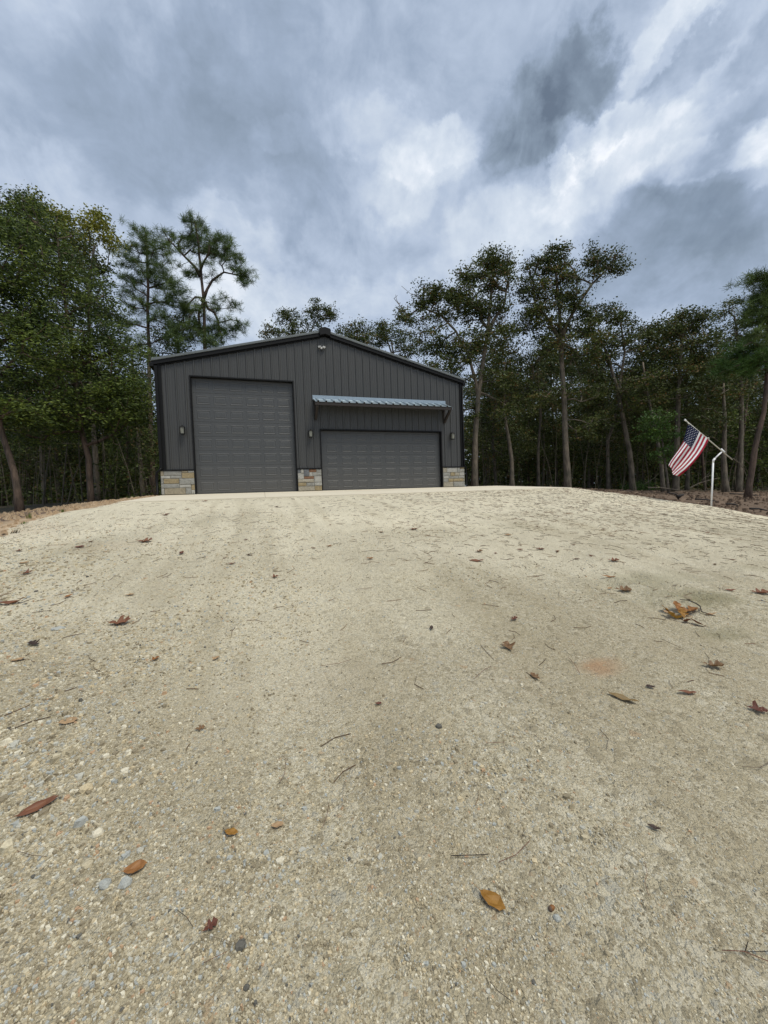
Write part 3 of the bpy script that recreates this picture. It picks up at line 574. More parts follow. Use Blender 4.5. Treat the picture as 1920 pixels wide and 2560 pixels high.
for (cx0, cx1, cy0, cy1), L in (P1, P2, P3):
    x0, x1 = {118: (XL, -.03), 78: (3.69, 4.634), 1360: (10.03, XR)}[cx0]
    pier = empty_part('stone_pier', (0, 0, 0))
    g = G(); g.box(x0+.01, x1-.01, -.05, .01, .003, HS-.012); bp(g, 'mortar_bed', m_mortar, pier)
    for a, b, c, d_, k in L:
        xa, xb = x0+(a-cx0)/(cx1-cx0)*(x1-x0), x0+(b-cx0)/(cx1-cx0)*(x1-x0); zb, zt = HS*(1-(d_-cy0)/(cy1-cy0)), HS*(1-(c-cy0)/(cy1-cy0))
        e = .006; pr = random.uniform(.062, .085); bv = random.uniform(.008, .016)
        xa += e; xb -= e; zb = max(zb+e, .004); zt -= e; mx, mz = (xa+xb)/2, (zb+zt)/2; J = lambda: random.uniform(-.005, .005)
        vs = [(xa, -.04, zb), (xb, -.04, zb), (xb, -.04, zt), (xa, -.04, zt)]+[(xa+J()*.3, -pr+.012, zb), (xb+J()*.3, -pr+.012, zb), (xb, -pr+.012, zt), (xa, -pr+.012, zt)]
        vs += [(xa+bv+J(), -pr+J(), zb+bv), (xb-bv+J(), -pr+J(), zb+bv), (xb-bv, -pr+J(), zt-bv+J()), (xa+bv, -pr+J(), zt-bv+J()), (mx+J()*5, -pr-.004+J(), mz+J()*2)]
        fs = [(0, 3, 2, 1)]+[(i, (i+1) % 4, 4+(i+1) % 4, 4+i) for i in range(4)]+[(4+i, 4+(i+1) % 4, 8+(i+1) % 4, 8+i) for i in range(4)]+[(8+i, 8+(i+1) % 4, 12) for i in range(4)]
        bp(G().add(vs, fs), 'stone', m_st[k], pier)
    g = G(); g.box(x0-.012, x1+.012 if cx0 != 1360 else x1+.015, -.098, .0, HS+.001, HS+.042); bp(g, 'stone_cap_flashing', m_black, None, False, .004)
# ------------------------------------------------------------------ awning over the wide door
A0, A1 = 4.40, 10.24; aw = empty('awning', ((A0+A1)/2, 0, 3.3), 'galvanised ribbed metal awning on dark timber braces above the wide door', 'awning')
def ap(g, name, mat, bevel=0, smooth=False):
    g.v = [(a-(A0+A1)/2, b, c-3.3) for a, b, c in g.v]; return g.obj(name, mat, aw, smooth, None, bevel)
yp, zf, zw = -.66, 3.405, 3.66
g = G(); g.box(A0, A1, -.060, -.050, zw-.005, 3.80); g.prism([(-.05, zw-.002), (-.17, zw-.055), (-.17, zw-.05), (-.05, zw+.006)], 'x', A0, A1); ap(g, 'wall_flashing', m_galv)
w = .305; x = A0+.03
while x < A1-.05:
    x1 = min(x+w, A1); g = G(); vs = []; fs = []; prof = [(0, 0), (.06, 0), (.085, .052), (.125, .052), (.15, 0), (.2, 0), (.305, 0)]
    pp = [(x+u, v) for u, v in prof if x+u <= x1]
    for u, v in pp: vs += [(u, -.05, zw+v), (u, yp, zf+v), (u, yp+.002, zf+v-.004)]
    for i in range(len(pp)-1): fs += [(3*i, 3*i+1, 3*i+4, 3*i+3), (3*i+1, 3*i+2, 3*i+5, 3*i+4)]
    ap(g.add(vs, fs), 'roof_sheet', m_galv); x = x1
for i, xx in enumerate(np.linspace(A0+.05, A1-.05, 5)):       # rafters
    g = G(); s = (zw-zf)/(.66-.05); g.prism([(-.05, zw-.012), (yp+.06, zf+.02), (yp+.06, zf-.07), (-.05, zw-.10)], 'x', xx-.022, xx+.022); ap(g, 'rafter', m_wood)
g = G(); g.box(A0+.01, A1+.03, yp+.02, yp+.075, zf-.125, zf-.005); ap(g, 'front_beam', m_wood, .004)
g = G(); g.box(A0+.01, A1-.01, -.062, -.042, zw-.11, zw-.012); ap(g, 'wall_ledger', m_wood)
for xx in (A0+.09, A1-.07):
    g = G(); g.box(xx-.045, xx+.045, -.09, -.036, 2.82, zw-.12); ap(g, 'wall_post', m_wood, .004)
    g = G(); g.prism([(-.09, 2.84), (-.09, 2.96), (yp+.09, zf-.10), (yp+.02, zf-.17)], 'x', xx-.045, xx+.045); ap(g, 'brace', m_wood, .004)
g = G(); g.box(A1+.031, A1+.037, yp+.02, yp+.075, zf-.12, zf-.01); ap(g, 'end_cap', m_galv)
# ------------------------------------------------------------------ wall lanterns and gable floodlight
def lantern(x, z, label):
    r = empty('wall_lantern', (x, 0, z), label, 'wall lantern', 'lanterns beside the garage doors')
    G().box(-.05, .05, -.058, -.036, -.02, .17).obj('wall_plate', m_black, r, False, None, .004)
    G().tube([(0, -.06, .13), (0, -.10, .175), (0, -.15, .18), (0, -.165, .14)], .011, 6).obj('arm', m_black, r, True)
    g = G(); g.add([(-.085, -.25, .10), (.085, -.25, .10), (.085, -.08, .10), (-.085, -.08, .10), (-.03, -.195, .165), (.03, -.195, .165), (.03, -.135, .165), (-.03, -.135, .165)], [(0, 3, 2, 1), (4, 5, 6, 7), (0, 1, 5, 4), (1, 2, 6, 5), (2, 3, 7, 6), (3, 0, 4, 7)]); g.box(-.012, .012, -.177, -.153, .165, .19); g.obj('roof_cap', m_black, r)
    cg = G(); cx, cy = 0, -.165
    for sx in (-1, 1):
        for sy in (-1, 1): cg.tube([(sx*.068, cy+sy*.068, .10), (sx*.058, cy+sy*.058, -.12)], .008, 4)
    cg.box(-.068, .068, cy-.068, cy+.068, -.14, -.12); cg.obj('cage', m_black, r)
    gp = G(); gp.add([(sx*s_, cy+sy*s_, zz) for zz, s_ in ((-.12, .052), (.10, .06)) for sx, sy in ((-1, -1), (1, -1), (1, 1), (-1, 1))], [(0, 1, 5, 4), (1, 2, 6, 5), (2, 3, 7, 6), (3, 0, 4, 7)]); gp.obj('glass', m_glass, r)
lantern(-.32, 2.30, 'dark wall lantern left of the tall garage door'); lantern(4.25, 2.25, 'dark wall lantern on the wall between the two garage doors'); lantern(10.50, 2.24, 'dark wall lantern right of the wide garage door')
fl = empty('floodlight', (4.84, 0, 5.68), 'twin head motion floodlight high on the gable under the ridge', 'floodlight')
G().box(-.06, .06, -.075, -.036, -.06, .06).obj('mounting_box', m_lamp, fl, False, None, .006)
for s in (-1, 1):
    g = G(); c, sn = math.cos(s*.5), math.sin(s*.5)
    vs = [(-.07, -.03, -.05), (.07, -.03, -.05), (.07, .03, -.05), (-.07, .03, -.05), (-.085, -.045, .05), (.085, -.045, .05), (.085, .045, .05), (-.085, .045, .05)]
    vs = [(s*.135+a*c-b*sn, -.12+a*sn+b*c, d+.03) for a, b, d in vs]
    g.add(vs, [(0, 3, 2, 1), (4, 5, 6, 7), (0, 1, 5, 4), (1, 2, 6, 5), (2, 3, 7, 6), (3, 0, 4, 7)]).obj('lamp_head', m_lamp, fl, False, None, .006)
    G().tube([(s*.03, -.07, 0), (s*.10, -.10, .02)], .012, 6).obj('lamp_arm', m_lamp, fl, True)
G().tube([(0, -.06, -.06), (0, -.09, -.09), (0, -.10, -.15)], [.02, .04, .035], 10).obj('motion_sensor', m_sens, fl, True)
fl.scale = (.66, .8, .66)
# ------------------------------------------------------------------ flag on its pipe stand
FT = 11.7
def fp(cx, cy, t=FT, off=0): return at(1620+cx*280/1659, 1000+cy*280/1659, t+off)
base = fp(935, 1575); base[2] = float(gh(base[0], base[1]))-.02
st = empty('flag_stand', base, 'bent white plastic pipe post leaning at the right edge of the gravel', 'post')
L = lambda *p: [tuple(np.array(q)-base) for q in p]
G().tube(L(base-np.array([0, 0, .1]), fp(966, 890)), .0235, 10).obj('post', m_pvc, st, True)
G().tube(L(fp(965, 925), fp(967, 893), fp(990, 868)), .029, 10).obj('elbow', m_pvc, st, True)
G().tube(L(fp(966, 890), fp(1105, 755)), .022, 10).obj('upper_arm', m_pvc, st, True)
G().tube(L(fp(1080, 728), fp(1132, 776)), .030, 10).obj('tee', m_pvc, st, True)
fb = fp(1250, 885, FT, -.02); ftp = fp(540, 290, FT, .0)
fo = empty('flag_pole', fb, 'cream plastic flag pole slanting up to the left from the bent white post', 'flag pole')
G().tube([(0, 0, 0), tuple(ftp-fb)], .0155, 10).obj('pole', m_pvc2, fo, True)
G().tube([tuple((ftp-fb)*.965), tuple((ftp-fb)*1.0)], .024, 10).obj('pole_cap', m_pvc, fo, True)
def lerp_poly(P, t):
    P = np.array(P, float); s = np.r_[0, np.cumsum(np.linalg.norm(np.diff(P, axis=0), axis=1))]; s /= s[-1]
    return np.array([np.interp(t, s, P[:, 0]), np.interp(t, s, P[:, 1])])
NU, NV = 52, 72; topc = [(595, 345), (560, 470), (518, 610), (440, 740), (345, 885), (316, 965)]; botc = [(905, 575), (845, 700), (765, 825), (690, 925), (590, 1040), (455, 1142)]
tipc = [(316, 965), (330, 1000), (350, 1060), (400, 1112), (455, 1142)]
fV = np.zeros((NU+1, NV+1, 3)); hl = [(595, 345), (905, 575)]
for i in range(NU+1):
    u = i/NU
    for j in range(NV+1):
        v = j/NV; a = lerp_poly(topc, v); b = lerp_poly(botc, v)
        uu = u+.10*v*math.sin(math.pi*u)*1.0 if False else u
        # the upper third gathers into folds towards the fly
        ug = u**(1+.35*v); p = a*(1-ug)+b*ug
        tip = lerp_poly(tipc, ug); p = p*(1-v**8)+tip*v**8
        p = p+np.array([15*math.sin(u*9+v*4), 9*math.sin(u*7+2+v*2)])*v*(.4+.6*v)
        dz = (.085*math.sin(u*10.5+v*2.6+.4)+.028*math.sin(u*21+v*5))*min(1, v*2.2)*(1.15-u*.35)-.10*v*math.sin(v*2.2)
        fV[i, j] = fp(p[0], p[1], FT, dz-.02)
clothes = []
def flag_at(u, v):
    x, y = u*NU, v*NV; i, j = min(int(x), NU-1), min(int(y), NV-1); fx, fy = x-i, y-j
    return (fV[i, j]*(1-fx)*(1-fy)+fV[i+1, j]*fx*(1-fy)+fV[i, j+1]*(1-fx)*fy+fV[i+1, j+1]*fx*fy)
def cloth(name, col):
    m = leaf_mat(name, [(0, col), (1, col)], .28); nt = m.node_tree; b = nt.nodes['Principled BSDF']; b.inputs['Roughness'].default_value = .7
    for n_ in nt.nodes:
        if n_.type == 'TEX_NOISE': n_.inputs['Scale'].default_value = 3
        if n_.type == 'VALTORGB' and len(n_.color_ramp.elements) == 2 and n_.color_ramp.elements[0].color[0] > .7: n_.color_ramp.elements[0].color = (.94, .94, .94, 1); n_.color_ramp.elements[1].color = (1.03, 1.03, 1.03, 1)
    return m
m_red, m_white, m_blue = cloth('flag_red', (.40, .006, .032)), cloth('flag_white', (.72, .70, .68)), cloth('flag_blue', (.006, .011, .05))
fv = fV.reshape(-1, 3)-fb; ii = np.arange((NU+1)*(NV+1)).reshape(NU+1, NV+1)
FF = np.stack([ii[:-1, :-1], ii[1:, :-1], ii[1:, 1:], ii[:-1, 1:]], -1).reshape(-1, 4)
me = mesh_np('flag', fv, FF, smooth=True, tint=np.full(len(fv), .5))
for m in (m_red, m_white, m_blue): me.materials.append(m)
mi = np.zeros((NU, NV), np.int32)
for i in range(NU):
    s = int((i+.5)/NU*13); mi[i, :] = s % 2
    if s < 7: mi[i, :int(NV*.40)] = 2
me.polygons.foreach_set('material_index', mi.ravel())
fg = link('flag', me, None, None, fb); tag(fg, 'United States flag hanging in folds from the slanting cream pole', 'flag')
sg = G()
for side in (-1, 1):
    for r in range(9):
        for c in range(6 if r % 2 == 0 else 5):
            u = (r+1)/10*7/13; v = (2*c+1+(r % 2))/12*.40; R_ = .019; vs = []
            nn = np.cross(flag_at(u+.01, v)-flag_at(u, v), flag_at(u, v+.01)-flag_at(u, v)); nn /= np.linalg.norm(nn)
            for k in range(10):
                rr = R_ if k % 2 == 0 else R_*.42; an = 2*math.pi*k/10
                vs.append(flag_at(np.clip(u+rr*math.cos(an)*1.0, 0, 1), np.clip(v+rr*math.sin(an)*.55, 0, 1))-fb+nn*.004*side)
            vs.append(flag_at(u, v)-fb+nn*.004*side)
            sg.add(vs, [(k, (k+1) % 10, 10) for k in range(10)])
so = sg.obj('stars', m_white, fg); so['kind'] = 'stuff'
a_ = so.data.attributes.new('tint', 'FLOAT', 'POINT')
for k, u in enumerate((.03, .97)):                             # clips holding the flag to the pole
    p = flag_at(u, 0)-fb; G().tube([tuple(p+np.array([-.02, 0, .015])), tuple(p+np.array([.02, 0, -.015]))], .02, 8).obj('clip', m_pvc2, fo, True)
# ------------------------------------------------------------------ trees
def leaves_mesh(name, P, size, mat, kind='oak', tint0=None):
    n = len(P)
    if kind == 'pine':                                        # P are tuft centres; each tuft is a spray of long needles
        K = 46; C = np.repeat(P, K, 0); n = len(C)
        d = rng.normal(size=(n, 3)); d /= np.linalg.norm(d, axis=1)[:, None]; d[:, 2] = d[:, 2]*.8+.18
        L = size*rng.uniform(.75, 1.25, n)[:, None]; s = np.cross(d, rng.normal(size=(n, 3))); s /= np.linalg.norm(s, axis=1)[:, None]+1e-9
        C = C+rng.normal(size=(n, 3))*size*.22
        w = .016
        V = np.stack([C-s*w*.5, C+s*w*.5, C+d*L+s*w*.3, C+d*L-s*w*.3], 1); t = np.repeat(rng.random(len(P))*.6, K)+rng.random(n)*.4
    else:
        a = rng.normal(size=(n, 3)); 
        if kind == 'cedar': a[:, 2] = -abs(a[:, 2])*.35-.1
        else: a[:, 2] *= .55
        a /= np.linalg.norm(a, axis=1)[:, None]
        q = rng.normal(size=(n, 3)); q[:, 2] *= .6 if kind != 'cedar' else .3
        s = np.cross(a, q); s[:, 2] *= .6; s /= np.linalg.norm(s, axis=1)[:, None]+1e-9
        L = size*rng.uniform(.6, 1.3, n)[:, None]; w = L*(.62 if kind == 'oak' else .38)
        nrm = np.cross(a, s)
        V = np.stack([P, P+a*L*.55+s*w*.5+nrm*L*.08, P+a*L, P+a*L*.45-s*w*.5+nrm*L*.08], 1); t = rng.random(n)
    if tint0 is not None: t = np.clip(t*.7+tint0*.5, 0, 1)
    me = mesh_np(name, V.reshape(-1, 3), np.arange(n*4).reshape(-1, 4), np.repeat(t, 4)); me.materials.append(mat); return me
def branches_mesh(name, trunk, attr_, mat, r0, rtop, bf=.35, tipr=.010, start=.35):
    """trunk: list of points (lists of polylines allowed) ; attr_: crown points. Greedy minimum spanning branches."""
    tp = []; par = []; rad = []
    for pl, ra, rb, root in trunk:
        pl = [np.array(p, float) for p in pl]; seg = []
        for a, b in zip(pl[:-1], pl[1:]):
            m = max(1, int(np.linalg.norm(b-a)/.45)); seg += [a+(b-a)*k/m for k in range(m)]
        seg.append(pl[-1]); m = len(seg)
        prev = root if root is None or root >= 0 else len(tp)-1
        jit = np.cumsum(rng.normal(size=(m, 3))*.012, 0); jit -= jit[0]
        for k, p in enumerate(seg):
            tp.append(p+jit[k]*(k > 0)); par.append(prev if k == 0 else len(tp)-2); rad.append(ra+(rb-ra)*(k/(m-1))**.8)
    nt_ = len(tp); T_ = np.array(tp); n = len(attr_)
    N_ = np.concatenate([T_, attr_]); parent = np.full(nt_+n, -1); parent[:nt_] = [-1 if p is None else p for p in par]
    path = np.zeros(nt_+n); avail = np.zeros(nt_, bool); z0 = T_[:, 2].min(); zt = T_[:, 2].max()
    avail[:] = T_[:, 2] > z0+(zt-z0)*start
    for k in range(nt_): path[k] = .0 if parent[k] < 0 else path[parent[k]]+.35*np.linalg.norm(N_[k]-N_[parent[k]])
    best = np.full(n, 1e9); bi = np.zeros(n, int); un = np.ones(n, bool)
    for k in np.where(avail)[0]:
        c = np.linalg.norm(attr_-N_[k], axis=1); c = c+bf*path[k]; m = c < best; best[m] = c[m]; bi[m] = k
    for _ in range(n):
        j = int(np.argmin(np.where(un, best, 1e9))); un[j] = False; parent[nt_+j] = bi[j]
        path[nt_+j] = path[bi[j]]+np.linalg.norm(attr_[j]-N_[bi[j]])
        c = np.linalg.norm(attr_-attr_[j], axis=1)+bf*path[nt_+j]; m = un & (c < best); best[m] = c[m]; bi[m] = nt_+j
    cnt = np.zeros(nt_+n)
    order = np.argsort(-path[nt_:])+nt_
    for k in order: cnt[k] += 1; cnt[parent[k]] += cnt[k]
    R = np.zeros(nt_+n); R[:nt_] = rad; R[nt_:] = tipr*cnt[nt_:]**.5
    V = []; F = []; b = 0
    def seg(p, q, r1, r2, ns):
        nonlocal b
        d = q-p; l = np.linalg.norm(d)
        if l < 1e-4: return
        d = d/l; a = np.cross(d, (0, 0, 1.)); 
        if np.linalg.norm(a) < .1: a = np.cross(d, (1., 0, 0))
        a /= np.linalg.norm(a); c = np.cross(d, a); an = np.arange(ns)*2*np.pi/ns; cs = np.cos(an)[:, None]*a+np.sin(an)[:, None]*c
        V.append(p+cs*r1); V.append(q+cs*r2)
        for k in range(ns): F.append((b+k, b+(k+1) % ns, b+ns+(k+1) % ns, b+ns+k))
        b += 2*ns
    twig = []
    for k in range(nt_, nt_+n):
        p = N_[parent[k]]; q = N_[k]; r2 = R[k]; r1 = min(R[parent[k]]*.8, r2*1.5+.004) if parent[k] < nt_ else max(r2, min(R[parent[k]], r2*1.6))
        l = np.linalg.norm(q-p); ns = 5 if r1 > .03 else 3
        m = max(1, int(l/.4)); prev = p
        side = rng.normal(size=3)*.09*l
        for s in range(1, m+1):
            f = s/m; x = p+(q-p)*f+side*math.sin(math.pi*f)+(rng.normal(size=3)*.03 if s < m else 0)
            seg(prev, x, r1+(r2-r1)*(s-1)/m, r1+(r2-r1)*f, ns); prev = x
    Vb = np.concatenate(V) if V else np.zeros((0, 3)); bm_ = mesh_np(name, Vb, np_faces(F), smooth=True); bm_.materials.append(mat)
    # trunk mesh: rings along each polyline, flared root
    g = G(); k = 0
    for pl, ra, rb, root in trunk:
        m = 1
        while k+m < nt_ and parent[k+m] == k+m-1: m += 1
        pts = [N_[parent[k]]] if parent[k] >= 0 else []
        pts += [N_[q] for q in range(k, k+m)]; rr = ([R[k]] if parent[k] >= 0 else [])+[R[q] for q in range(k, k+m)]
        if parent[k] < 0: rr[0] *= 1.35; pts[0] = pts[0]-np.array([0, 0, .25])
        rr = [r*random.uniform(.95, 1.06) for r in rr]
        g.tube(pts, rr, 9 if ra > .07 else 6); k += m
    tm = g.mesh('trunk', True); tm.materials.append(mat)
    return tm, bm_
def np_faces(F): return np.array(F, np.int32) if F else np.zeros((0, 3), np.int32)
CL_ = 1.
def blob_points(blobs, base, t):
    out = []; kinds = []
    for bi_, (px, py, rx, ry, n, *o) in enumerate(blobs):
        c = at(px, py, t+(o[0] if o else 0)); tt = t+(o[0] if o else 0); k = tt/FPX
        n = int(n*CL_) if CL_ < 1 else n
        v = rng.normal(size=(n, 3)); v /= np.linalg.norm(v, axis=1)[:, None]; v *= (rng.random(n)**.36)[:, None]
        rz = (rx+ry)*.5*k
        out.append(c-base+v[:, :1]*rx*k*rt+v[:, 1:2]*ry*k*up+v[:, 2:]*rz*fw); kinds += [bi_]*n
    return np.concatenate(out), np.array(kinds)
def tree(name, label, t, trunks, blobs, r0, kind='oak', mat=None, bark=None, dens=26, lsize=.16, spread=.30, start=.35, bf=.35, group=None, mat2=None, blobs2=(), base_z=None, bare=()):
    b0 = trunks[0][0]; base = at(b0[0], b0[1], t)
    base[2] = float(gh(base[0], base[1]))
    mat = mat or m_oak; bark = bark or m_bark
    root = empty(name, base, label, 'tree', group)
    tr = []
    for i, pl in enumerate(trunks):
        P = [at(q[0], q[1], t+(q[2] if len(q) > 2 else 0))-base for q in pl]
        if i == 0: P[0] = np.zeros(3); tr.append((P, r0, r0*.35, None))
        else: tr.append((P, r0*.55, r0*.2, None))
    # forks start on the first polyline's nearest point
    global CL_; CL_ = .62 if kind == 'oak' else 1.
    allb = list(blobs)+list(blobs2)+list(bare); A, kd = blob_points(allb, base, t)
    A = A[A[:, 2] > .3] if True else A; 
    A, kd = blob_points(allb, base, t) if False else (A, kd[:len(A)])
    trunk_me, br_me = branches_mesh('branches', tr, A, bark, r0, r0*.35, bf, .011, start)
    link('trunk', trunk_me, root); link('branches', br_me, root)
    n1 = sum(b[4] for b in blobs); n2 = n1+sum(b[4] for b in blobs2)
    def crown(A_, mt, nm='crown'):
        if not len(A_): return
        if kind == 'pine': me = leaves_mesh(nm, np.concatenate([A_, A_+np.clip(rng.normal(size=A_.shape), -1.3, 1.3)*np.array([.36, .36, .14])]), lsize, mt, 'pine')
        else:
            dn = dens if kind == 'cedar' else int(dens*2.5); P = np.repeat(A_, dn, 0); o = rng.normal(size=P.shape)*spread*np.array([1, 1, .42])*(rng.uniform(.7, 1.3, (len(A_), 1)).repeat(dn, 0))
            if kind == 'cedar': o[:, 2] -= np.hypot(o[:, 0], o[:, 1])*.35
            me = leaves_mesh(nm, P+o*(1 if kind == 'cedar' else .92), lsize*(1 if kind == 'cedar' else .80), mt, kind, np.repeat(rng.random(len(A_)), dn))
        link(nm, me, root)
    crown(A[kd < n_(blobs)], mat)
    if blobs2: crown(A[(kd >= n_(blobs)) & (kd < n_(blobs)+n_(blobs2))], mat2)
    return root
def n_(b): return len(b)
# left of the garage
tree('cedar_tree', 'red barked cedar at the left edge of the picture, trunk leaning left', 13, [[(50, 1271), (38, 1180), (14, 1090), (-5, 1010), (-25, 850), (-30, 700)]],
     [(-10, 930, 150, 120, 80), (-40, 780, 160, 110, 90), (20, 660, 110, 90, 70), (10, 560, 60, 50, 30), (60, 1010, 90, 50, 26), (90, 830, 90, 80, 40)], .112, 'cedar', m_cedar, m_redbark, 90, .12, .26)
tree('cedar_tree', 'tall red barked cedar with drooping dark green boughs at the left shoulder of the drive', 15, [[(227, 1250), (222, 1150), (205, 1080), (192, 960), (186, 880), (165, 760), (150, 600)]],
     [(190, 960, 200, 60, 90), (160, 860, 190, 70, 100), (130, 750, 170, 80, 100), (110, 650, 130, 70, 70), (90, 570, 90, 60, 40), (250, 1040, 120, 45, 40), (100, 1060, 120, 50, 36), (280, 880, 80, 70, 50), (300, 980, 60, 50, 30), (70, 530, 40, 40, 16), (330, 1000, 50, 60, 24)],
     .112, 'cedar', m_cedar, m_redbark, 90, .115, .26, .15, .5)
tree('hardwood_tree', 'tall hardwood with yellow turning leaves in its top above the cedars', 19, [[(245, 1252), (235, 1100), (225, 900), (225, 720), (240, 620)], [(225, 720), (180, 600), (140, 540)]],
     [(220, 760, 70, 60, 50), (150, 640, 90, 50, 50), (235, 680, 45, 40, 30), (40, 560, 60, 50, 36), (85, 520, 40, 30, 20), (300, 1000, 50, 60, 20)], .14, 'oak', m_oak, None, 34, .15, .26, .3,
     mat2=m_yellow, blobs2=[(132, 535, 36, 48, 34), (205, 575, 30, 35, 18), (252, 590, 38, 45, 28), (245, 535, 16, 26, 8), (180, 610, 40, 35, 20)])
tree('hardwood_tree', 'slim pale barked hardwood between the cedar and the garage corner', 20, [[(358, 1236), (348, 1150), (340, 1060), (330, 980), (325, 880)]],
     [(345, 930, 55, 60, 36), (330, 1010, 40, 60, 24), (375, 1090, 30, 60, 26), (390, 1130, 25, 30, 10)], .12, 'oak', m_oak, None, 22, .14, .3, .3)
tree('pine_tree', 'straight loblolly pine, left of the two pines behind the garage', 24, [[(384, 1232), (378, 1100), (372, 940), (367, 780), (366, 680), (362, 590)]],
     [(360, 600, 36, 34, 26), (325, 640, 30, 35, 16), (395, 630, 34, 34, 18), (365, 680, 60, 30, 34), (415, 710, 46, 34, 26), (325, 720, 40, 30, 18), (350, 760, 60, 22, 20), (430, 745, 40, 20, 14), (320, 810, 30, 22, 12), (410, 800, 40, 26, 16), (345, 850, 40, 22, 12), (430, 850, 30, 20, 8)],
     .17, 'pine', m_pine, m_pinebark, 30, .30, .3, .5)
tree('pine_tree', 'irregular pine with a forked top, right of the two pines behind the garage', 25, [[(515, 1225), (514, 950), (508, 830), (505, 745), (500, 680), (492, 600), (484, 555)], [(505, 745), (530, 700), (560, 680), (600, 690)], [(500, 680), (460, 640), (420, 600)]],
     [(484, 560, 22, 26, 14), (505, 600, 44, 34, 30), (460, 610, 30, 20, 14), (412, 592, 24, 18, 12), (540, 625, 34, 30, 22), (570, 615, 28, 26, 14), (580, 650, 28, 24, 14), (605, 685, 26, 18, 14), (520, 680, 40, 20, 10), (608, 706, 12, 12, 4), (470, 680, 26, 20, 8), (500, 780, 50, 26, 26), (560, 760, 40, 20, 12), (500, 830, 60, 34, 38), (560, 820, 34, 24, 16), (455, 770, 24, 18, 8), (600, 815, 26, 10, 9), (540, 860, 50, 24, 20), (450, 850, 30, 30, 12)],
     .18, 'pine', m_pine, m_pinebark, 30, .30, .3, .45)
tree('oak_tree', 'dark leafed oak filling the gap between the two pines', 27, [[(455, 1225), (450, 1000), (445, 880), (440, 820)]],
     [(420, 830, 50, 36, 50), (460, 800, 34, 30, 24), (430, 880, 60, 40, 40), (395, 900, 30, 40, 20)], .15, 'oak', m_oak, None, 26, .17, .32, .4)
# behind the garage roof
tree('oak_tree', 'oak crown with two lobes showing above the left roof slope near the ridge', 31, [[(770, 1225), (765, 1000), (757, 880), (750, 830)], [(757, 880), (790, 800)]],
     [(715, 792, 26, 20, 26), (797, 782, 42, 28, 50), (750, 822, 60, 20, 34), (680, 832, 36, 18, 20), (760, 850, 100, 24, 30)], .18, 'oak', m_oak, None, 32, .17, .27, .3)
tree('oak_tree', 'small rounded oak crown just right of the roof ridge', 30, [[(890, 1225), (888, 1000), (885, 860)]],
     [(885, 828, 44, 20, 44), (870, 850, 50, 20, 20), (905, 855, 40, 24, 20)], .16, 'oak', m_oak, None, 32, .17, .26, .3)
tree('oak_tree', 'thin crowned oak above the right roof slope with sky showing through it', 28, [[(1000, 1222), (995, 1000), (985, 900), (975, 850)], [(985, 900), (960, 830)]],
     [(956, 820, 24, 16, 24), (985, 845, 50, 24, 40), (1020, 880, 50, 30, 40), (950, 858, 34, 20, 16)], .15, 'oak', m_oak, None, 28, .16, .26, .3)
# right of the garage
tree('oak_tree', 'big oak with a forked trunk close to the right corner of the garage', 21, [[(1186, 1218), (1187, 1120), (1190, 1040), (1196, 980), (1208, 900), (1220, 820), (1228, 730), (1232, 670)], [(1196, 980), (1175, 900), (1140, 830), (1100, 790), (1050, 770)], [(1220, 820), (1260, 760), (1270, 700)]],
     [(1200, 750, 60, 40, 44), (1150, 740, 40, 30, 26), (1010, 800, 30, 40, 20), (1120, 900, 70, 50, 50), (1235, 655, 52, 26, 66), (1180, 690, 40, 24, 34), (1245, 700, 50, 30, 50), (1110, 735, 40, 24, 34), (1060, 745, 36, 30, 34), (1130, 780, 60, 34, 56), (1215, 780, 60, 34, 54), (1040, 790, 30, 30, 16), (1085, 850, 60, 34, 44), (1160, 860, 70, 36, 54), (1240, 850, 60, 40, 44), (1130, 930, 60, 36, 36), (1240, 940, 50, 50, 30), (1150, 1010, 60, 50, 34), (1250, 1030, 40, 40, 20)],
     .19, 'oak', m_oak, None, 30, .145, .24, .3, bare=[(1000, 745, 20, 34, 10)])
tree('oak_tree', 'tallest oak right of the garage, straight trunk and open branching crown', 21.5, [[(1419, 1217), (1414, 1120), (1410, 1000), (1406, 900), (1405, 830), (1400, 760), (1392, 680)], [(1405, 830), (1440, 770), (1480, 710), (1520, 670), (1550, 675)], [(1406, 860), (1370, 800), (1335, 760), (1330, 700)]],
     [(1385, 740, 70, 50, 60), (1320, 800, 50, 40, 40), (1480, 850, 60, 50, 46), (1390, 850, 60, 40, 36), (1390, 645, 42, 22, 48), (1345, 668, 36, 24, 34), (1400, 690, 50, 26, 44), (1340, 730, 50, 34, 50), (1420, 750, 50, 26, 34), (1475, 640, 16, 30, 18), (1515, 650, 40, 28, 40), (1550, 675, 24, 14, 12), (1480, 690, 26, 20, 12), (1360, 800, 70, 34, 56), (1450, 800, 60, 36, 44), (1330, 880, 50, 40, 34), (1450, 890, 60, 40, 36), (1460, 970, 60, 50, 36), (1350, 980, 50, 50, 30), (1470, 1060, 50, 40, 20)],
     .20, 'oak', m_oak, None, 28, .145, .24, .3)
tree('oak_tree', 'rounded oak with a crooked trunk right of the tallest oak', 23, [[(1582, 1213), (1574, 1130), (1556, 1040), (1545, 980), (1520, 900), (1500, 850)], [(1545, 980), (1560, 880), (1550, 800)]],
     [(1520, 790, 60, 26, 50), (1560, 810, 34, 26, 24), (1480, 830, 50, 30, 30), (1550, 860, 60, 36, 44), (1490, 900, 60, 40, 40), (1590, 930, 50, 50, 34), (1540, 980, 60, 40, 30), (1590, 1030, 60, 50, 30), (1510, 1050, 50, 40, 24)],
     .18, 'oak', m_oak, None, 28, .15, .27, .3)
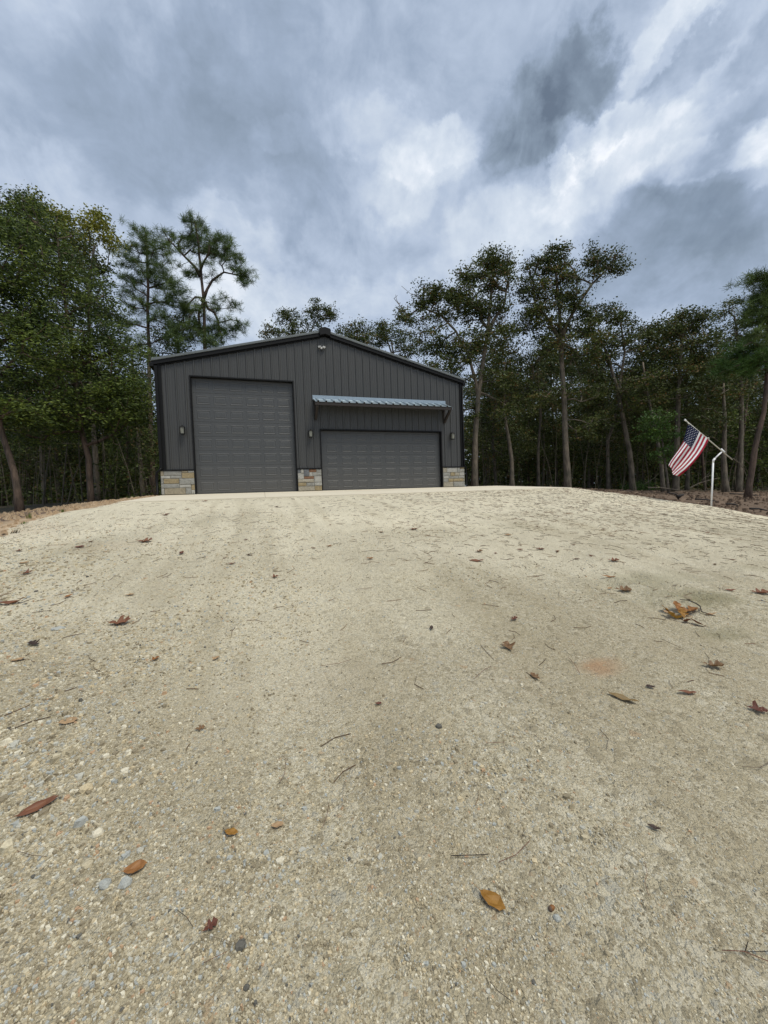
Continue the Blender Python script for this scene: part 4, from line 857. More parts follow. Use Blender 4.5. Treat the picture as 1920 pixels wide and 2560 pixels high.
tree('oak_tree', 'mid height oak with a low wide crown left of the flag', 24, [[(1520, 1214), (1518, 1100), (1560, 960), (1600, 880)]],
     [(1630, 828, 36, 18, 34), (1600, 860, 50, 24, 36), (1650, 880, 50, 30, 40), (1600, 930, 70, 40, 44), (1640, 970, 60, 40, 30)], .12, 'oak', m_oak, None, 28, .16, .28, .3)
tree('oak_tree', 'grey trunked oak straight behind the flag', 22, [[(1688, 1222), (1692, 1130), (1694, 1040), (1698, 930), (1705, 840)]],
     [(1725, 800, 40, 20, 44), (1690, 830, 40, 26, 34), (1750, 840, 40, 30, 34), (1720, 880, 70, 36, 56), (1680, 930, 60, 36, 36), (1760, 930, 50, 50, 40), (1700, 1000, 80, 36, 40)],
     .19, 'oak', m_oak, None, 30, .15, .27, .3)
tree('hardwood_tree', 'sparse pale topped hardwood between the flag and the right edge', 23, [[(1845, 1230), (1852, 1120), (1856, 1000), (1850, 880), (1840, 790)]],
     [(1805, 790, 14, 34, 16), (1832, 765, 14, 26, 14), (1850, 800, 24, 34, 24), (1820, 850, 50, 34, 40), (1870, 850, 40, 30, 34), (1820, 930, 60, 40, 44), (1870, 980, 50, 40, 30), (1800, 1020, 50, 40, 24)], .16, 'oak', m_oak, None, 22, .14, .27, .3)
tree('pine_tree', 'dark pine at the right edge of the picture', 17, [[(1868, 1232), (1890, 1120), (1912, 1030), (1922, 960), (1925, 850), (1930, 700)]],
     [(1920, 690, 30, 30, 20), (1900, 720, 30, 30, 18), (1925, 760, 50, 34, 34), (1900, 800, 46, 26, 22), (1900, 860, 60, 30, 26), (1960, 800, 60, 60, 40)], .125, 'pine', m_pine, m_pinebark, 30, .26, .3, .5,
     mat2=m_bright, blobs2=[(1860, 890, 60, 24, 24), (1900, 920, 50, 20, 20), (1820, 925, 34, 16, 10)])
tree('sapling', 'bright green leafed sapling just left of the flag', 19, [[(1672, 1218), (1664, 1170), (1656, 1100), (1648, 1040)]],
     [(1640, 1050, 34, 30, 34), (1655, 1090, 34, 26, 30), (1625, 1090, 24, 24, 14), (1668, 1130, 20, 26, 12), (1645, 1140, 20, 18, 8)], .07, 'oak', m_bright, None, 24, .13, .2, .3)
tree('oak_tree', 'slender leaning oak whose foot stands left of the flag tip', 21.5, [[(1660, 1222), (1652, 1160), (1640, 1080), (1620, 980), (1610, 900)]],
     [(1610, 950, 50, 40, 30), (1620, 1010, 50, 30, 20)], .12, 'oak', m_oak, None, 26, .15, .3, .4)
tree('oak_tree', 'thick grey trunk half hidden at the far right under the pine', 21, [[(1815, 1232), (1812, 1150), (1818, 1050), (1815, 960)]],
     [(1800, 960, 60, 40, 36), (1790, 1040, 50, 30, 20)], .17, 'oak', m_oak, None, 26, .15, .3, .4)
tree('oak_tree', 'thin trunked oak standing behind the crest left of the tallest oak', 25, [[(1346, 1213), (1346, 1130), (1350, 1050), (1345, 960), (1340, 900)]],
     [(1330, 930, 50, 40, 30), (1290, 960, 50, 40, 30), (1350, 1000, 50, 30, 16)], .11, 'oak', m_oak, None, 26, .16, .3, .4)
tree('oak_tree', 'pale crooked trunk just right of the big forked oak', 22, [[(1280, 1216), (1279, 1150), (1270, 1080), (1262, 1020), (1265, 940)]],
     [(1270, 960, 50, 40, 30), (1300, 1010, 40, 30, 16)], .14, 'oak', m_oak, None, 26, .16, .3, .4)
# generic woodland trees, copied
def woodland(kind, h):
    pts = [(0, 0, 0), (random.uniform(-.2, .2), random.uniform(-.2, .2), h*.35), (random.uniform(-.5, .5), random.uniform(-.5, .5), h*.62), (random.uniform(-.7, .7), random.uniform(-.7, .7), h*.85)]
    n = 150; bl = []
    for k in range(9):
        f = .22+.74*k/8; r = h*.18*(1.1-.5*f); an = random.uniform(0, 6.28); c = np.array([math.cos(an)*r*.7, math.sin(an)*r*.7, h*f])
        v = rng.normal(size=(n//9+4, 3)); v /= np.linalg.norm(v, axis=1)[:, None]; bl.append(c+v*(rng.random(len(v))**.4)[:, None]*np.array([r, r, h*.09]))
    A = np.concatenate(bl)
    bark = {'oak': m_bark, 'cedar': m_redbark, 'pine': m_pinebark}[kind]
    tm, bm_ = branches_mesh('branches', [(pts, .15, .05, None)], A, bark, .15, .05, .35, .011, .3)
    if kind == 'pine': cm = leaves_mesh('crown', A[A[:, 2] > h*.5], .32, m_pine, 'pine')
    else:
        P = np.repeat(A, 48, 0); cm = leaves_mesh('crown', P+rng.normal(size=P.shape)*np.array([.36, .36, .22]), .18, m_oak if kind == 'oak' else m_cedar, kind, np.repeat(rng.random(len(A)), 48))
    return tm, bm_, cm, h
KINDS = [('oak', woodland('oak', 12)), ('oak', woodland('oak', 11)), ('cedar', woodland('cedar', 10)), ('oak', woodland('oak', 12.5)), ('pine', woodland('pine', 12))]
LBL = {'oak': 'dark oak standing deep in the woods behind the front row of trees', 'cedar': 'dense dark cedar deep in the woods behind the front row of trees', 'pine': 'slim pine deep in the woods behind the front row of trees'}
WOOD = []
def put(kind, ms, x, y, s, rz, side, far):
    tm, bm_, cm, h = ms
    r = empty({'oak': 'oak_tree', 'cedar': 'cedar_tree', 'pine': 'pine_tree'}[kind], (x, y, gh(x, y)), LBL[kind]+side, 'tree', 'woodland trees'+side)
    WOOD.append((r, kind, far))
    r.rotation_euler = (0, 0, rz); r.scale = (s, s, s*random.uniform(.92, 1.06))
    for nm, me in (('trunk', tm), ('branches', bm_), ('crown', cm)): link(nm, me, r)
R2 = random.Random(5)
cnt_ = 0
for (u0, u1, t0, t1, n, hmax, side) in ((.24, 1.5, 25, 34, 30, 1.0, ' on the right'), (.22, 1.5, 34, 52, 40, 1.15, ' on the right'), (-1.35, -.60, 19, 27, 17, .82, ' on the left'), (-1.4, -.56, 27, 46, 26, 1.0, ' on the left'), (-.55, .2, 38, 52, 12, .95, ' beyond the garage')):
    for k in range(n):
        u = u0+(u1-u0)*(k+R2.random())/n; t = R2.uniform(t0, t1); d = fw+rt*u; p = CAM+d*t
        kd, ms = KINDS[R2.choice([0, 1, 3, 0, 1, 3, 2, 4] if u > 0 else [2, 2, 0, 1, 4, 3])]
        s = R2.uniform(.72, 1.0)*hmax
        if u > .95: s *= .9
        put(kd, ms, float(p[0]), float(p[1]), s, R2.uniform(0, 6.28), side, t0 > 26)
ORD = ['leftmost', 'second from left', 'third from left', 'fourth from left', 'fifth from left', 'sixth from left', 'seventh from left', 'eighth from left', 'ninth from left', 'tenth from left', 'eleventh from left', 'twelfth from left', 'thirteenth from left', 'fourteenth from left', 'fifteenth from left', 'sixteenth from left']
def px_of(p):
    v = np.array(p)-CAM; return 960+FPX*(v@rt)/(v@fw)
ZONES = [(0, 227, 'left of the tall red cedar'), (227, 400, 'between the tall red cedar and garage'), (400, 1165, 'beyond the garage roof'), (1165, 1419, 'between garage and tallest oak'), (1419, 1690, 'between tallest oak and flag'), (1690, 1921, 'right of the flag')]
def zone_labels(items, fmt):
    d = {}
    for it in items:
        px = px_of(it[0].location)
        z = next((q[2] for q in ZONES if q[0] <= px < q[1]), None)
        if z: d.setdefault((z,)+tuple(it[1:]), []).append((px, it[0]))
    for key, L_ in d.items():
        L_.sort(key=lambda q: q[0])
        for k, (px, o) in enumerate(L_): o['label'] = fmt(key, ORD[min(k, len(ORD)-1)] if len(L_) > 1 else 'only')
zone_labels(WOOD, lambda k, o: '%s %s %s in the woods %s' % (o, 'deep' if k[2] else 'nearer', {'oak': 'dark oak', 'cedar': 'dense cedar', 'pine': 'slim pine'}[k[1]], k[0]))
# undergrowth and the dark mass of the far woods
def bushmass(name, regions, size, dens, mat, label, cat, hmax, extra=None):
    Ps = []
    for (u0, u1, t0, t1, n) in regions:
        u = rng.uniform(u0, u1, n); t = rng.uniform(t0, t1, n); P = CAM[None, :2]+(fw[None, :2]+rt[None, :2]*u[:, None])*t[:, None]
        h = hmax*rng.random(n)**1.4; Ps.append(np.column_stack([P, gh(P[:, 0], P[:, 1])+h]))
    P = np.concatenate(Ps); Q = np.repeat(P, dens, 0); Q = Q+rng.normal(size=Q.shape)*np.array([.35, .35, .22])*size/.2; Q[:, 2] = np.maximum(Q[:, 2], gh(Q[:, 0], Q[:, 1]))
    me = leaves_mesh(name, Q, size, mat, 'oak', np.repeat(rng.random(len(P)), dens)); o = link(name, me); o['kind'] = 'stuff'; tag(o, label, cat)
bushmass('undergrowth', [(.25, 1.4, 26, 38, 620), (-1.3, -.60, 18, 30, 420)], .15, 18, m_oak, 'low dark brush growing between the trunks', 'undergrowth', 1.6)
bushmass('distant_woods', [(.2, 1.5, 50, 60, 2600), (-1.45, -.5, 44, 54, 2200), (-.5, .2, 50, 56, 600)], .62, 16, m_oak, 'dark mass of woods far behind the trunks', 'woods', 9.0)
bushmass('distant_brush', [(.2, 1.5, 40, 47, 1100), (-1.45, -.55, 33, 39, 800)], .34, 18, m_oak, 'dark low brush closing the view between the trunks', 'brush', 3.6)
# saplings and bare stems among the trunks
def stems():
    g = G(); Rr = random.Random(9)
    for k in range(230):
        rgt = Rr.random() < .62
        u = Rr.uniform(.22, 1.2) if rgt else Rr.uniform(-1.15, -.58); t = Rr.uniform(23, 33) if rgt else Rr.uniform(16, 28)
        p = CAM+(fw+rt*u)*t; z = float(gh(p[0], p[1])); h = Rr.uniform(1.2, 5.5); r = Rr.uniform(.008, .035); dx, dy = Rr.gauss(0, .14)*h, Rr.gauss(0, .14)*h
        pts = [(p[0], p[1], z-.05), (p[0]+dx*.3+Rr.gauss(0, .05), p[1]+dy*.3, z+h*.4), (p[0]+dx*.7, p[1]+dy*.7+Rr.gauss(0, .1), z+h*.75), (p[0]+dx, p[1]+dy, z+h)]
        g.tube(pts, [r, r*.8, r*.55, r*.25], 4, False)
    o = g.obj('brush_stems', m_bark, None, True); o['kind'] = 'stuff'; tag(o, 'thin bare stems and saplings tangled between the trunks', 'undergrowth')
stems()
# ------------------------------------------------------------------ fallen leaves, needles, twigs
def leafcol(name, a, b):
    return leaf_mat('fallen_leaf_'+name, [(0, a), (1, b)], .12)
LM = {'rust': leafcol('rust', (.15, .055, .028), (.24, .10, .05)), 'red': leafcol('red', (.11, .036, .025), (.16, .06, .035)), 'orange': leafcol('orange', (.26, .11, .035), (.36, .165, .055)),
      'brown': leafcol('brown', (.14, .075, .035), (.26, .15, .075)), 'dark': leafcol('dark', (.035, .02, .015), (.07, .04, .03)), 'pale': leafcol('pale', (.36, .22, .12), (.46, .31, .18)), 'olive': leafcol('olive', (.18, .12, .05), (.30, .20, .09)), 'gold': leafcol('gold', (.34, .17, .025), (.45, .24, .04)), 'honey': leafcol('honey', (.26, .12, .02), (.36, .18, .035))}
OAK_OUT = [(0, -.5, .02), (.0, -.38, .05), (.10, -.22, .10), (.0, -.16, .0), (.30, .0, .0)]
def leaf_outline(shape, R):
    if shape == 'oak':      # lobed: half widths along the length
        st = [(-.5, .015), (-.40, .03), (-.30, .10), (-.20, .17), (-.13, .08), (-.04, .30), (.08, .36), (.14, .13), (.22, .24), (.34, .30), (.40, .16), (.46, .12), (.5, .02)]
    elif shape == 'cross':  # post oak: wide square arms
        st = [(-.5, .015), (-.34, .03), (-.22, .12), (-.10, .11), (.0, .40), (.13, .44), (.19, .16), (.28, .17), (.38, .22), (.46, .14), (.5, .03)]
    elif shape == 'long':   # willow oak like
        st = [(-.5, .012), (-.42, .05), (-.25, .12), (0, .16), (.2, .14), (.38, .08), (.5, .01)]
    else:
        st = [(-.5, .01), (-.42, .02), (-.34, .10), (-.2, .2), (0, .26), (.2, .24), (.36, .15), (.46, .06), (.5, .01)]
    return [(a, max(.008, w*R.uniform(.85, 1.15)), max(.008, w*R.uniform(.85, 1.15))) for a, w in st]
def leaf_mesh(shape, L, curl, R):
    st = leaf_outline(shape, R); V = []; F = []; c2 = R.uniform(-.5, .5)
    def z(a, w): return L*(curl*(a*a*1.1)+curl*1.3*(w*w*2.2)+c2*.25*a*w*2+.03*math.sin(a*19+w*11))
    for a, wl, wr in st:
        for w in (-wl, -wl*.5, 0, wr*.5, wr): V.append((a*L, w*L, z(a, w)-(0.02*L if w == 0 else 0)))
    zmin = min(v[2] for v in V); V = [(x, y, q-zmin+.003) for x, y, q in V]
    for i in range(len(st)-1):
        for j in range(4): F.append((i*5+j, i*5+j+1, (i+1)*5+j+1, (i+1)*5+j))
    b = len(V); x0 = st[0][0]*L; z0 = V[2][2]                    # stalk
    V += [(x0, -.006*L, z0), (x0, .006*L, z0), (x0-.22*L, .01*L, z0+.03*L), (x0-.22*L, -.004*L, z0+.03*L)]; F.append((b, b+1, b+2, b+3))
    tint = [random.random() for _ in V]
    return mesh_np('fallen_leaf', V, F, smooth=False, tint=tint)
# px, py, width in px of the photograph, heading, shape, colour, curl, label
LEAVES = [
 (298, 1563, 48, 10, 'oak', 'rust', .9, 'biggest curled rust brown oak leaf on the left side of the gravel'),
 (87, 1622, 30, 160, 'oak', 'dark', .8, 'dark red brown curled leaf near the left edge among coarse grey stones'),
 (386, 1661, 22, 60, 'cross', 'orange', .4, 'small bright orange leaf with a pebble beside it, left of centre'),
 (63, 1438, 27, 20, 'cross', 'rust', .7, 'reddish lobed leaf close to the left edge beneath the clay patch'),
 (27, 1514, 54, 15, 'long', 'rust', 1.2, 'long rolled rust coloured leaf touching the left edge'),
 (171, 1503, 20, 70, 'oval', 'orange', .8, 'little orange leaf standing on edge between the rolled leaf and the big rust leaf'),
 (199, 1375, 22, 10, 'oval', 'red', .3, 'small dark red oval leaf lying flat on the olive stained gravel at left'),
 (45, 1381, 18, 20, 'oak', 'rust', .8, 'small rust leaf beside the clay patch at the left edge'),
 (227, 1360, 14, 0, 'oval', 'brown', .6, 'tiny brown leaf behind the small dark red leaf'),
 (362, 1358, 34, 5, 'oak', 'rust', .7, 'spread rust coloured leaf pair half sunk in the gravel in front of the tall door'),
 (454, 1389, 18, 100, 'oval', 'red', 1.3, 'small upright reddish leaf standing on the gravel in front of the tall door'),
 (578, 1414, 20, 15, 'long', 'rust', .8, 'thin rust leaf lying between the two doors well down the drive'),
 (685, 1447, 18, 30, 'cross', 'rust', .7, 'small red brown leaf in the middle of the drive below the stone pier'),
 (925, 1404, 18, -10, 'oval', 'orange', .9, 'small orange curled leaf in the middle of the drive in front of the wide door'),
 (823, 1366, 12, 0, 'oval', 'orange', .5, 'tiny orange leaf in front of the wide door'),
 (413, 1290, 16, 10, 'oak', 'rust', .6, 'small rust leaf in front of the tall door, left of its mate'),
 (467, 1278, 13, 30, 'oval', 'pale', .6, 'tiny pale orange leaf in front of the tall door'),
 (511, 1255, 15, 0, 'oak', 'rust', .4, 'rust leaf at the gravel edge close to the concrete before the tall door'),
 (691, 1267, 11, 0, 'oval', 'red', .5, 'tiny red leaf near the concrete between the doors'),
 (43, 1663, 26, 25, 'oval', 'pale', .2, 'pale pinkish leaf pressed into coarse stones at the left edge'),
 (60, 1411, 22, 5, 'oval', 'pale', .1, 'faded pinkish leaf pressed flat above the reddish lobed leaf'),
 (323, 1490, 20, 10, 'oak', 'pale', .2, 'faded orange scrap of leaf pressed in the gravel above the big rust leaf'),
 (540, 1657, 18, 60, 'oval', 'pale', .4, 'small pale orange leaf left of centre beneath the dark needle tangle'),
 (1272, 1627, 38, 100, 'cross', 'brown', .7, 'star shaped brown oak leaf right of centre'),
 (1339, 1703, 27, 120, 'oak', 'brown', .6, 'small brown lobed leaf below the star shaped leaf'),
 (1557, 1755, 60, -35, 'long', 'olive', .8, 'long olive brown oak leaf pointing down right on the pale gravel'),
 (1780, 1670, 42, -15, 'oak', 'brown', 1.1, 'curled brown leaf near the right edge below the leaf cluster'),
 (1625, 1728, 20, -20, 'oval', 'dark', .7, 'small dark leaf right of the long olive brown leaf'),
 (1718, 1741, 38, -10, 'long', 'rust', .9, 'narrow rust leaf on a long straight stalk near the right edge'),
 (1889, 1790, 40, -20, 'cross', 'red', .9, 'curled reddish leaf at the right edge of the picture'),
 (1284, 1553, 20, 30, 'oak', 'red', .9, 'small dark red crumpled leaf above the star shaped leaf'),
 (1079, 1583, 16, 80, 'oval', 'dark', 1.2, 'small dark curled leaf with a thin stalk at the centre right'),
 (1533, 1411, 24, -10, 'oak', 'rust', .9, 'rust leaf above the dark tyre scuff on the right'),
 (1521, 1450, 28, -25, 'long', 'orange', .8, 'bright orange folded leaf beside the tyre scuff on the right'),
 (1556, 1482, 36, -10, 'oak', 'brown', .6, 'flat brown leaf below the tyre scuff on the right'),
 (1524, 1482, 16, 30, 'oval', 'pale', .5, 'little pale orange leaf touching the flat brown leaf below the scuff'),
 (1197, 1382, 20, 20, 'oak', 'brown', .8, 'small brown lobed leaf on the bright gravel right of centre'),
 (1191, 1404, 34, 0, 'long', 'rust', .4, 'long thin rust leaf just below the small brown lobed leaf'),
 (1350, 1372, 20, 0, 'oak', 'rust', .5, 'small rust leaf lying among needles on the right slope'),
 (1270, 1340, 16, 0, 'oval', 'pale', .5, 'small tan leaf on the upper drive right of centre'),
 (1033, 1326, 22, 10, 'oak', 'rust', .6, 'rust leaf on the upper drive below the wide door'),
 (1825, 1485, 26, 0, 'long', 'rust', .6, 'thin rust leaf above the orange leaf cluster at right'),
 (1900, 1491, 42, -5, 'oak', 'rust', .5, 'flat rust leaf cut by the right edge of the picture'),
 (1300, 1377, 14, 0, 'oval', 'rust', .6, 'tiny rust leaf left of the small rust leaf on the right slope'),
 (95, 2037, 74, 42, 'long', 'rust', .3, 'long rust leaf half buried in stones at the lower left'),
 (338, 2196, 50, 20, 'oval', 'orange', .9, 'shiny orange brown curled leaf wedged among big pebbles at the lower left'),
 (527, 2350, 34, 40, 'oak', 'red', .5, 'torn dark red leaf fragment near the bottom left'),
 (694, 2083, 30, 10, 'oval', 'pale', .2, 'flat pale orange leaf fragment in the lower middle'),
 (579, 2110, 34, -10, 'oval', 'honey', .2, 'brown crumbled leaf pressed into the gravel in the lower left half'),
 (1229, 2269, 64, -40, 'oval', 'honey', .5, 'glossy honey brown oval leaf at the lower right, nearest the viewer'),
 (1634, 2101, 26, -30, 'long', 'dark', .7, 'small black curled leaf in the lower right'),
 (946, 1769, 16, 0, 'oval', 'red', .5, 'tiny dark red leaf at the centre of the drive'),
 (500, 1835-1, 22, 20, 'oak', 'brown', .3, 'faint brown leaf scrap among pebbles left of centre'),
 (170, 1820, 40, 15, 'oval', 'pale', .1, 'broad faded orange leaf pressed flat among coarse stones at left'),
]
def ground_frame(P):
    e = .05; zx = (float(gh(P[0]+e, P[1]))-float(gh(P[0]-e, P[1])))/(2*e); zy = (float(gh(P[0], P[1]+e))-float(gh(P[0], P[1]-e)))/(2*e)
    return Vector((-zx, -zy, 1)).normalized()
def snap(px, py):
    P, t = ground_at(px, py); z = float(grav(np.array(P[0]), np.array(P[1]))); return np.array([P[0], P[1], z]), t
hd = math.atan2(fw[1], fw[0])-math.pi/2
for i, (px, py, w, ang, shp, col, curl, lab) in enumerate(LEAVES):
    P, t = snap(px, py); R = random.Random(i+40); L = w*t/FPX*1.12
    me = leaf_mesh(shp, L, curl*(.55 if t > 2.2 else .32), R); me.materials.append(LM[col]); o = link('fallen_leaf', me, None, None, P+np.array([0, 0, .002+.004*min(1, 2.5/t)]))
    n = ground_frame(P); q = Vector((0, 0, 1)).rotation_difference(n); rz = Matrix.Rotation(hd+math.radians(ang), 3, 'Z')
    o.rotation_euler = (q.to_matrix() @ rz @ Matrix.Rotation(R.uniform(-.12, .12), 3, 'X')).to_euler(); tag(o, lab, 'fallen leaf', 'fallen leaves on the gravel')
# the orange oak spray at the right: leaves still on one twig
P, t = snap(1690, 1560); k = t/FPX
spr = empty('oak_twig', P, 'fallen oak twig with a bunch of orange and golden leaves on the right', 'twig')
def SP(px, py, h=.0): return at(px, py, t)*0+np.array([*(snap(px, py)[0][:2]), snap(px, py)[0][2]+h])-P
G().tube([tuple(SP(1700, 1518, .02)), tuple(SP(1722, 1521, .02)), tuple(SP(1741, 1525, .025)), tuple(SP(1750, 1540, .02)), tuple(SP(1754, 1548, .012)), tuple(SP(1790, 1556, .006))], [.003, .004, .0045, .0045, .004, .002], 6).obj('stem', m_wood, spr, True)
G().tube([tuple(SP(1754, 1546, .012)), tuple(SP(1710, 1548, .02)), tuple(SP(1690, 1545, .02))], .0025, 5).obj('stem', m_wood, spr, True)
for i, (px, py, w, ang, shp, col, rx, ry) in enumerate([(1674, 1533, 40, 140, 'oval', 'honey', -.75, .2), (1697, 1535, 40, 100, 'oak', 'orange', -1.0, .1), (1688, 1546, 50, 175, 'oak', 'pale', -.3, .1), (1685, 1556, 34, 195, 'cross', 'gold', -.9, 0), (1720, 1540, 44, 5, 'oak', 'orange', -.15, 0),
      (1718, 1560, 28, 250, 'oak', 'rust', -.6, .2), (1746, 1566, 32, 160, 'oval', 'rust', -.6, .2), (1706, 1545, 30, 60, 'oak', 'honey', -.7, .3), (1778, 1552, 26, 0, 'long', 'pale', -.1, 0)]):
    R = random.Random(i+300); me = leaf_mesh(shp, w*k*1.15, .3, R); me.materials.append(LM[col]); o = link('leaf', me, spr, None, SP(px, py, .002+.007*(i % 4)))
    o.rotation_euler = (Matrix.Rotation(hd+math.radians(ang), 3, 'Z') @ Matrix.Rotation(rx*.75, 3, 'Y') @ Matrix.Rotation(ry, 3, 'X')).to_euler()
# twigs and needle bundles one can pick out
TW = [
 ([(1128, 2155), (1160, 2158), (1200, 2165), (1222, 2168)], .0018, 'dark', 'dark bent twig at the lower middle, left of the paired needles'),
 ([(1246, 2172), (1290, 2158), (1325, 2134)], .0014, 'rust', 'long reddish pine needle bundle at the lower middle'),
 ([(1205, 1882), (1262, 1886)], .0012, 'rust', 'reddish pine needle lying level, one of a crossed pair right of centre'),
 ([(1255, 1853), (1259, 1880), (1263, 1908)], .0009, 'brown', 'thin upright pine needle crossing the level one right of centre'),
 ([(1314, 1860), (1340, 1868), (1361, 1882)], .0010, 'brown', 'brown pine needle bundle right of the crossed pair'),
 ([(1612, 2196), (1618, 2230), (1612, 2260), (1622, 2288)], .0010, 'rust', 'curving reddish pine needles upright at the right'),
 ([(1805, 2436), (1860, 2443), (1925, 2447)], .0014, 'rust', 'pair of reddish needles cut by the lower right edge'),
 ([(1861, 2422), (1870, 2408), (1864, 2422), (1925, 2425)], .0012, 'dark', 'black kinked twig at the lower right edge'),
 ([(1225, 2486), (1245, 2510), (1285, 2528)], .0010, 'dark', 'dark forked needle near the bottom edge right of centre'),
 ([(512, 2373), (575, 2400), (580, 2440)], .0007, 'brown', 'thin needle near the bottom left'),
 ([(444, 2315), (470, 2340), (485, 2362)], .0010, 'dark', 'short dark needle beside the torn red leaf'),
 ([(700, 1975), (712, 1945), (716, 1910), (705, 1898)], .0010, 'rust', 'bundle of reddish needles curving upright left of centre'),
 ([(806, 2080), (820, 2040), (822, 2020)], .0010, 'rust', 'short reddish needles pointing up in the lower middle'),
 ([(856, 2035), (858, 1990), (862, 1960)], .0008, 'brown', 'thin upright needle pair at the centre bottom'),
 ([(186, 2003), (205, 1980), (218, 1974)], .0012, 'dark', 'thin dark stem beside a tan stone at the lower left'),
 ([(45, 2152), (80, 2155), (117, 2156)], .0012, 'brown', 'level brown twig near the left edge in the lower part'),
 ([(1184, 1715), (1210, 1696), (1228, 1684)], .0016, 'rust', 'rust coloured needle bundle slanting up right of centre'),
 ([(1652, 1600), (1690, 1616), (1712, 1625), (1680, 1634)], .0016, 'brown', 'bent brown needle bundle below the orange oak twig'),
 ([(1420, 1650), (1440, 1672), (1449, 1690)], .0016, 'rust', 'reddish needle curving left of the rust stain'),
 ([(1855, 1930), (1900, 1932), (1925, 1920)], .0014, 'brown', 'curved brown needle cut by the right edge'),
 ([(510, 2445), (570, 2440)], .0009, 'rust', 'level reddish needle at the bottom left of centre'),
 ([(800, 1676), (850, 1666), (878, 1656)], .0016, 'rust', 'rust needle bundle at the middle of the drive'),
 ([(890, 1484), (920, 1479), (930, 1475)], .0020, 'rust', 'rust coloured needle tuft in the upper middle of the drive'),
]
tw_m = {'dark': pmat('twig_dark', (.03, .022, .018), .8), 'rust': pmat('needle_rust', (.15, .06, .035), .7), 'brown': pmat('needle_brown', (.11, .07, .045), .8)}
for pts, r, c, lab in TW:
    Q = [snap(*p)[0] for p in pts]; b0 = Q[0]; g = G()
    g.tube([tuple(q-b0+np.array([0, 0, r*2+.009+.003*(k % 2)])) for k, q in enumerate(Q)], r*.75, 5)
    o = g.obj('twig' if c == 'dark' else 'pine_needle', tw_m[c], None, True, tuple(b0)); tag(o, lab, 'twig' if c == 'dark' else 'pine needle')
# dry pine needles strewn over the drive, thick on the right
def needles():
    n = 15000; x = rng.uniform(-3, 15, n); y = -4.6-rng.random(n)**.9*11; 
    p = np.clip((x-2.5)/6, 0.16, 1)*np.clip((y+14)/4, .2, 1); k = inpoly(x, y, GPOLY) & (rng.random(n) < p); x, y = x[k], y[k]; n = len(x)
    L = rng.uniform(.06, .16, n); a = rng.normal(.25, 1.1, n); bend = rng.normal(0, .55, n); w = rng.uniform(.0007, .0022, n)*np.where(y > -9.5, 1.25, .5)
    V = []
    d0 = np.stack([np.cos(a), np.sin(a)], -1); d1 = np.stack([np.cos(a+bend), np.sin(a+bend)], -1); c = np.stack([x, y], -1)
    p0 = c; p1 = c+d0*L[:, None]*.5; p2 = p1+d1*L[:, None]*.5
    nn = np.stack([-np.sin(a), np.cos(a)], -1)*w[:, None]
    rows = []
    for q in (p0, p1, p2):
        for s in (-1, 0, 1):
            xy = q+nn*s; rows.append(np.column_stack([xy, grav(xy[:, 0], xy[:, 1])+.004+(.0045 if s == 0 else 0)]))
    V = np.stack(rows, 1); b = np.arange(n)[:, None, None]*9; T = np.array([[0, 1, 4, 3], [1, 2, 5, 4], [3, 4, 7, 6], [4, 5, 8, 7]])[None]+b
    me = mesh_np('pine_litter', V.reshape(-1, 3), T.reshape(-1, 4), np.repeat(rng.random(n), 9)); me.materials.append(m_needle)
    o = link('pine_litter', me); o['kind'] = 'stuff'; tag(o, 'dry brown pine needles strewn over the gravel, thickest on the right', 'pine needles')
m_needle = leaf_mat('dry_needles', [(0, (.09, .055, .035)), (.5, (.17, .10, .06)), (1, (.27, .18, .11))], .05)
needles()
# small leaves far up the drive
SML = []
for i in range(34):
    R = random.Random(900+i); px = R.uniform(560, 1850); py = R.uniform(1262, 1400)
    if px > 1400: py += (px-1400)*.11
    P, t = snap(px, py)
    if not inpoly(np.array([P[0]]), np.array([P[1]]), GPOLY)[0]: continue
    me = leaf_mesh(R.choice(['oak', 'oval', 'long']), R.uniform(.05, .09), .4, R); cc_ = R.choice(['rust', 'brown', 'rust', 'red']); me.materials.append(LM[cc_]); o = link('fallen_leaf', me, None, None, P)
    o.rotation_euler = (R.uniform(-.2, .2)+.1, 0, R.uniform(0, 6.28)); tag(o, 'small brown leaf lying far up the drive among pine needles', 'fallen leaf', 'small leaves far up the drive'); SML.append((o, cc_))
for o, c in SML: pass
SZ = {}
for o, c in SML:
    px = px_of(o.location); z = 'before the tall door' if px < 740 else 'before the wide door' if px < 1105 else 'right of the wide door' if px < 1450 else 'toward the flag post'
    SZ.setdefault((z, c), []).append((px, o))
for (z, c), L_ in SZ.items():
    L_.sort(key=lambda q: q[0])
    for k, (px, o) in enumerate(L_): o['label'] = '%s tiny %s leaf far up the drive %s' % (ORD[k] if len(L_) > 1 else 'only', c, z)
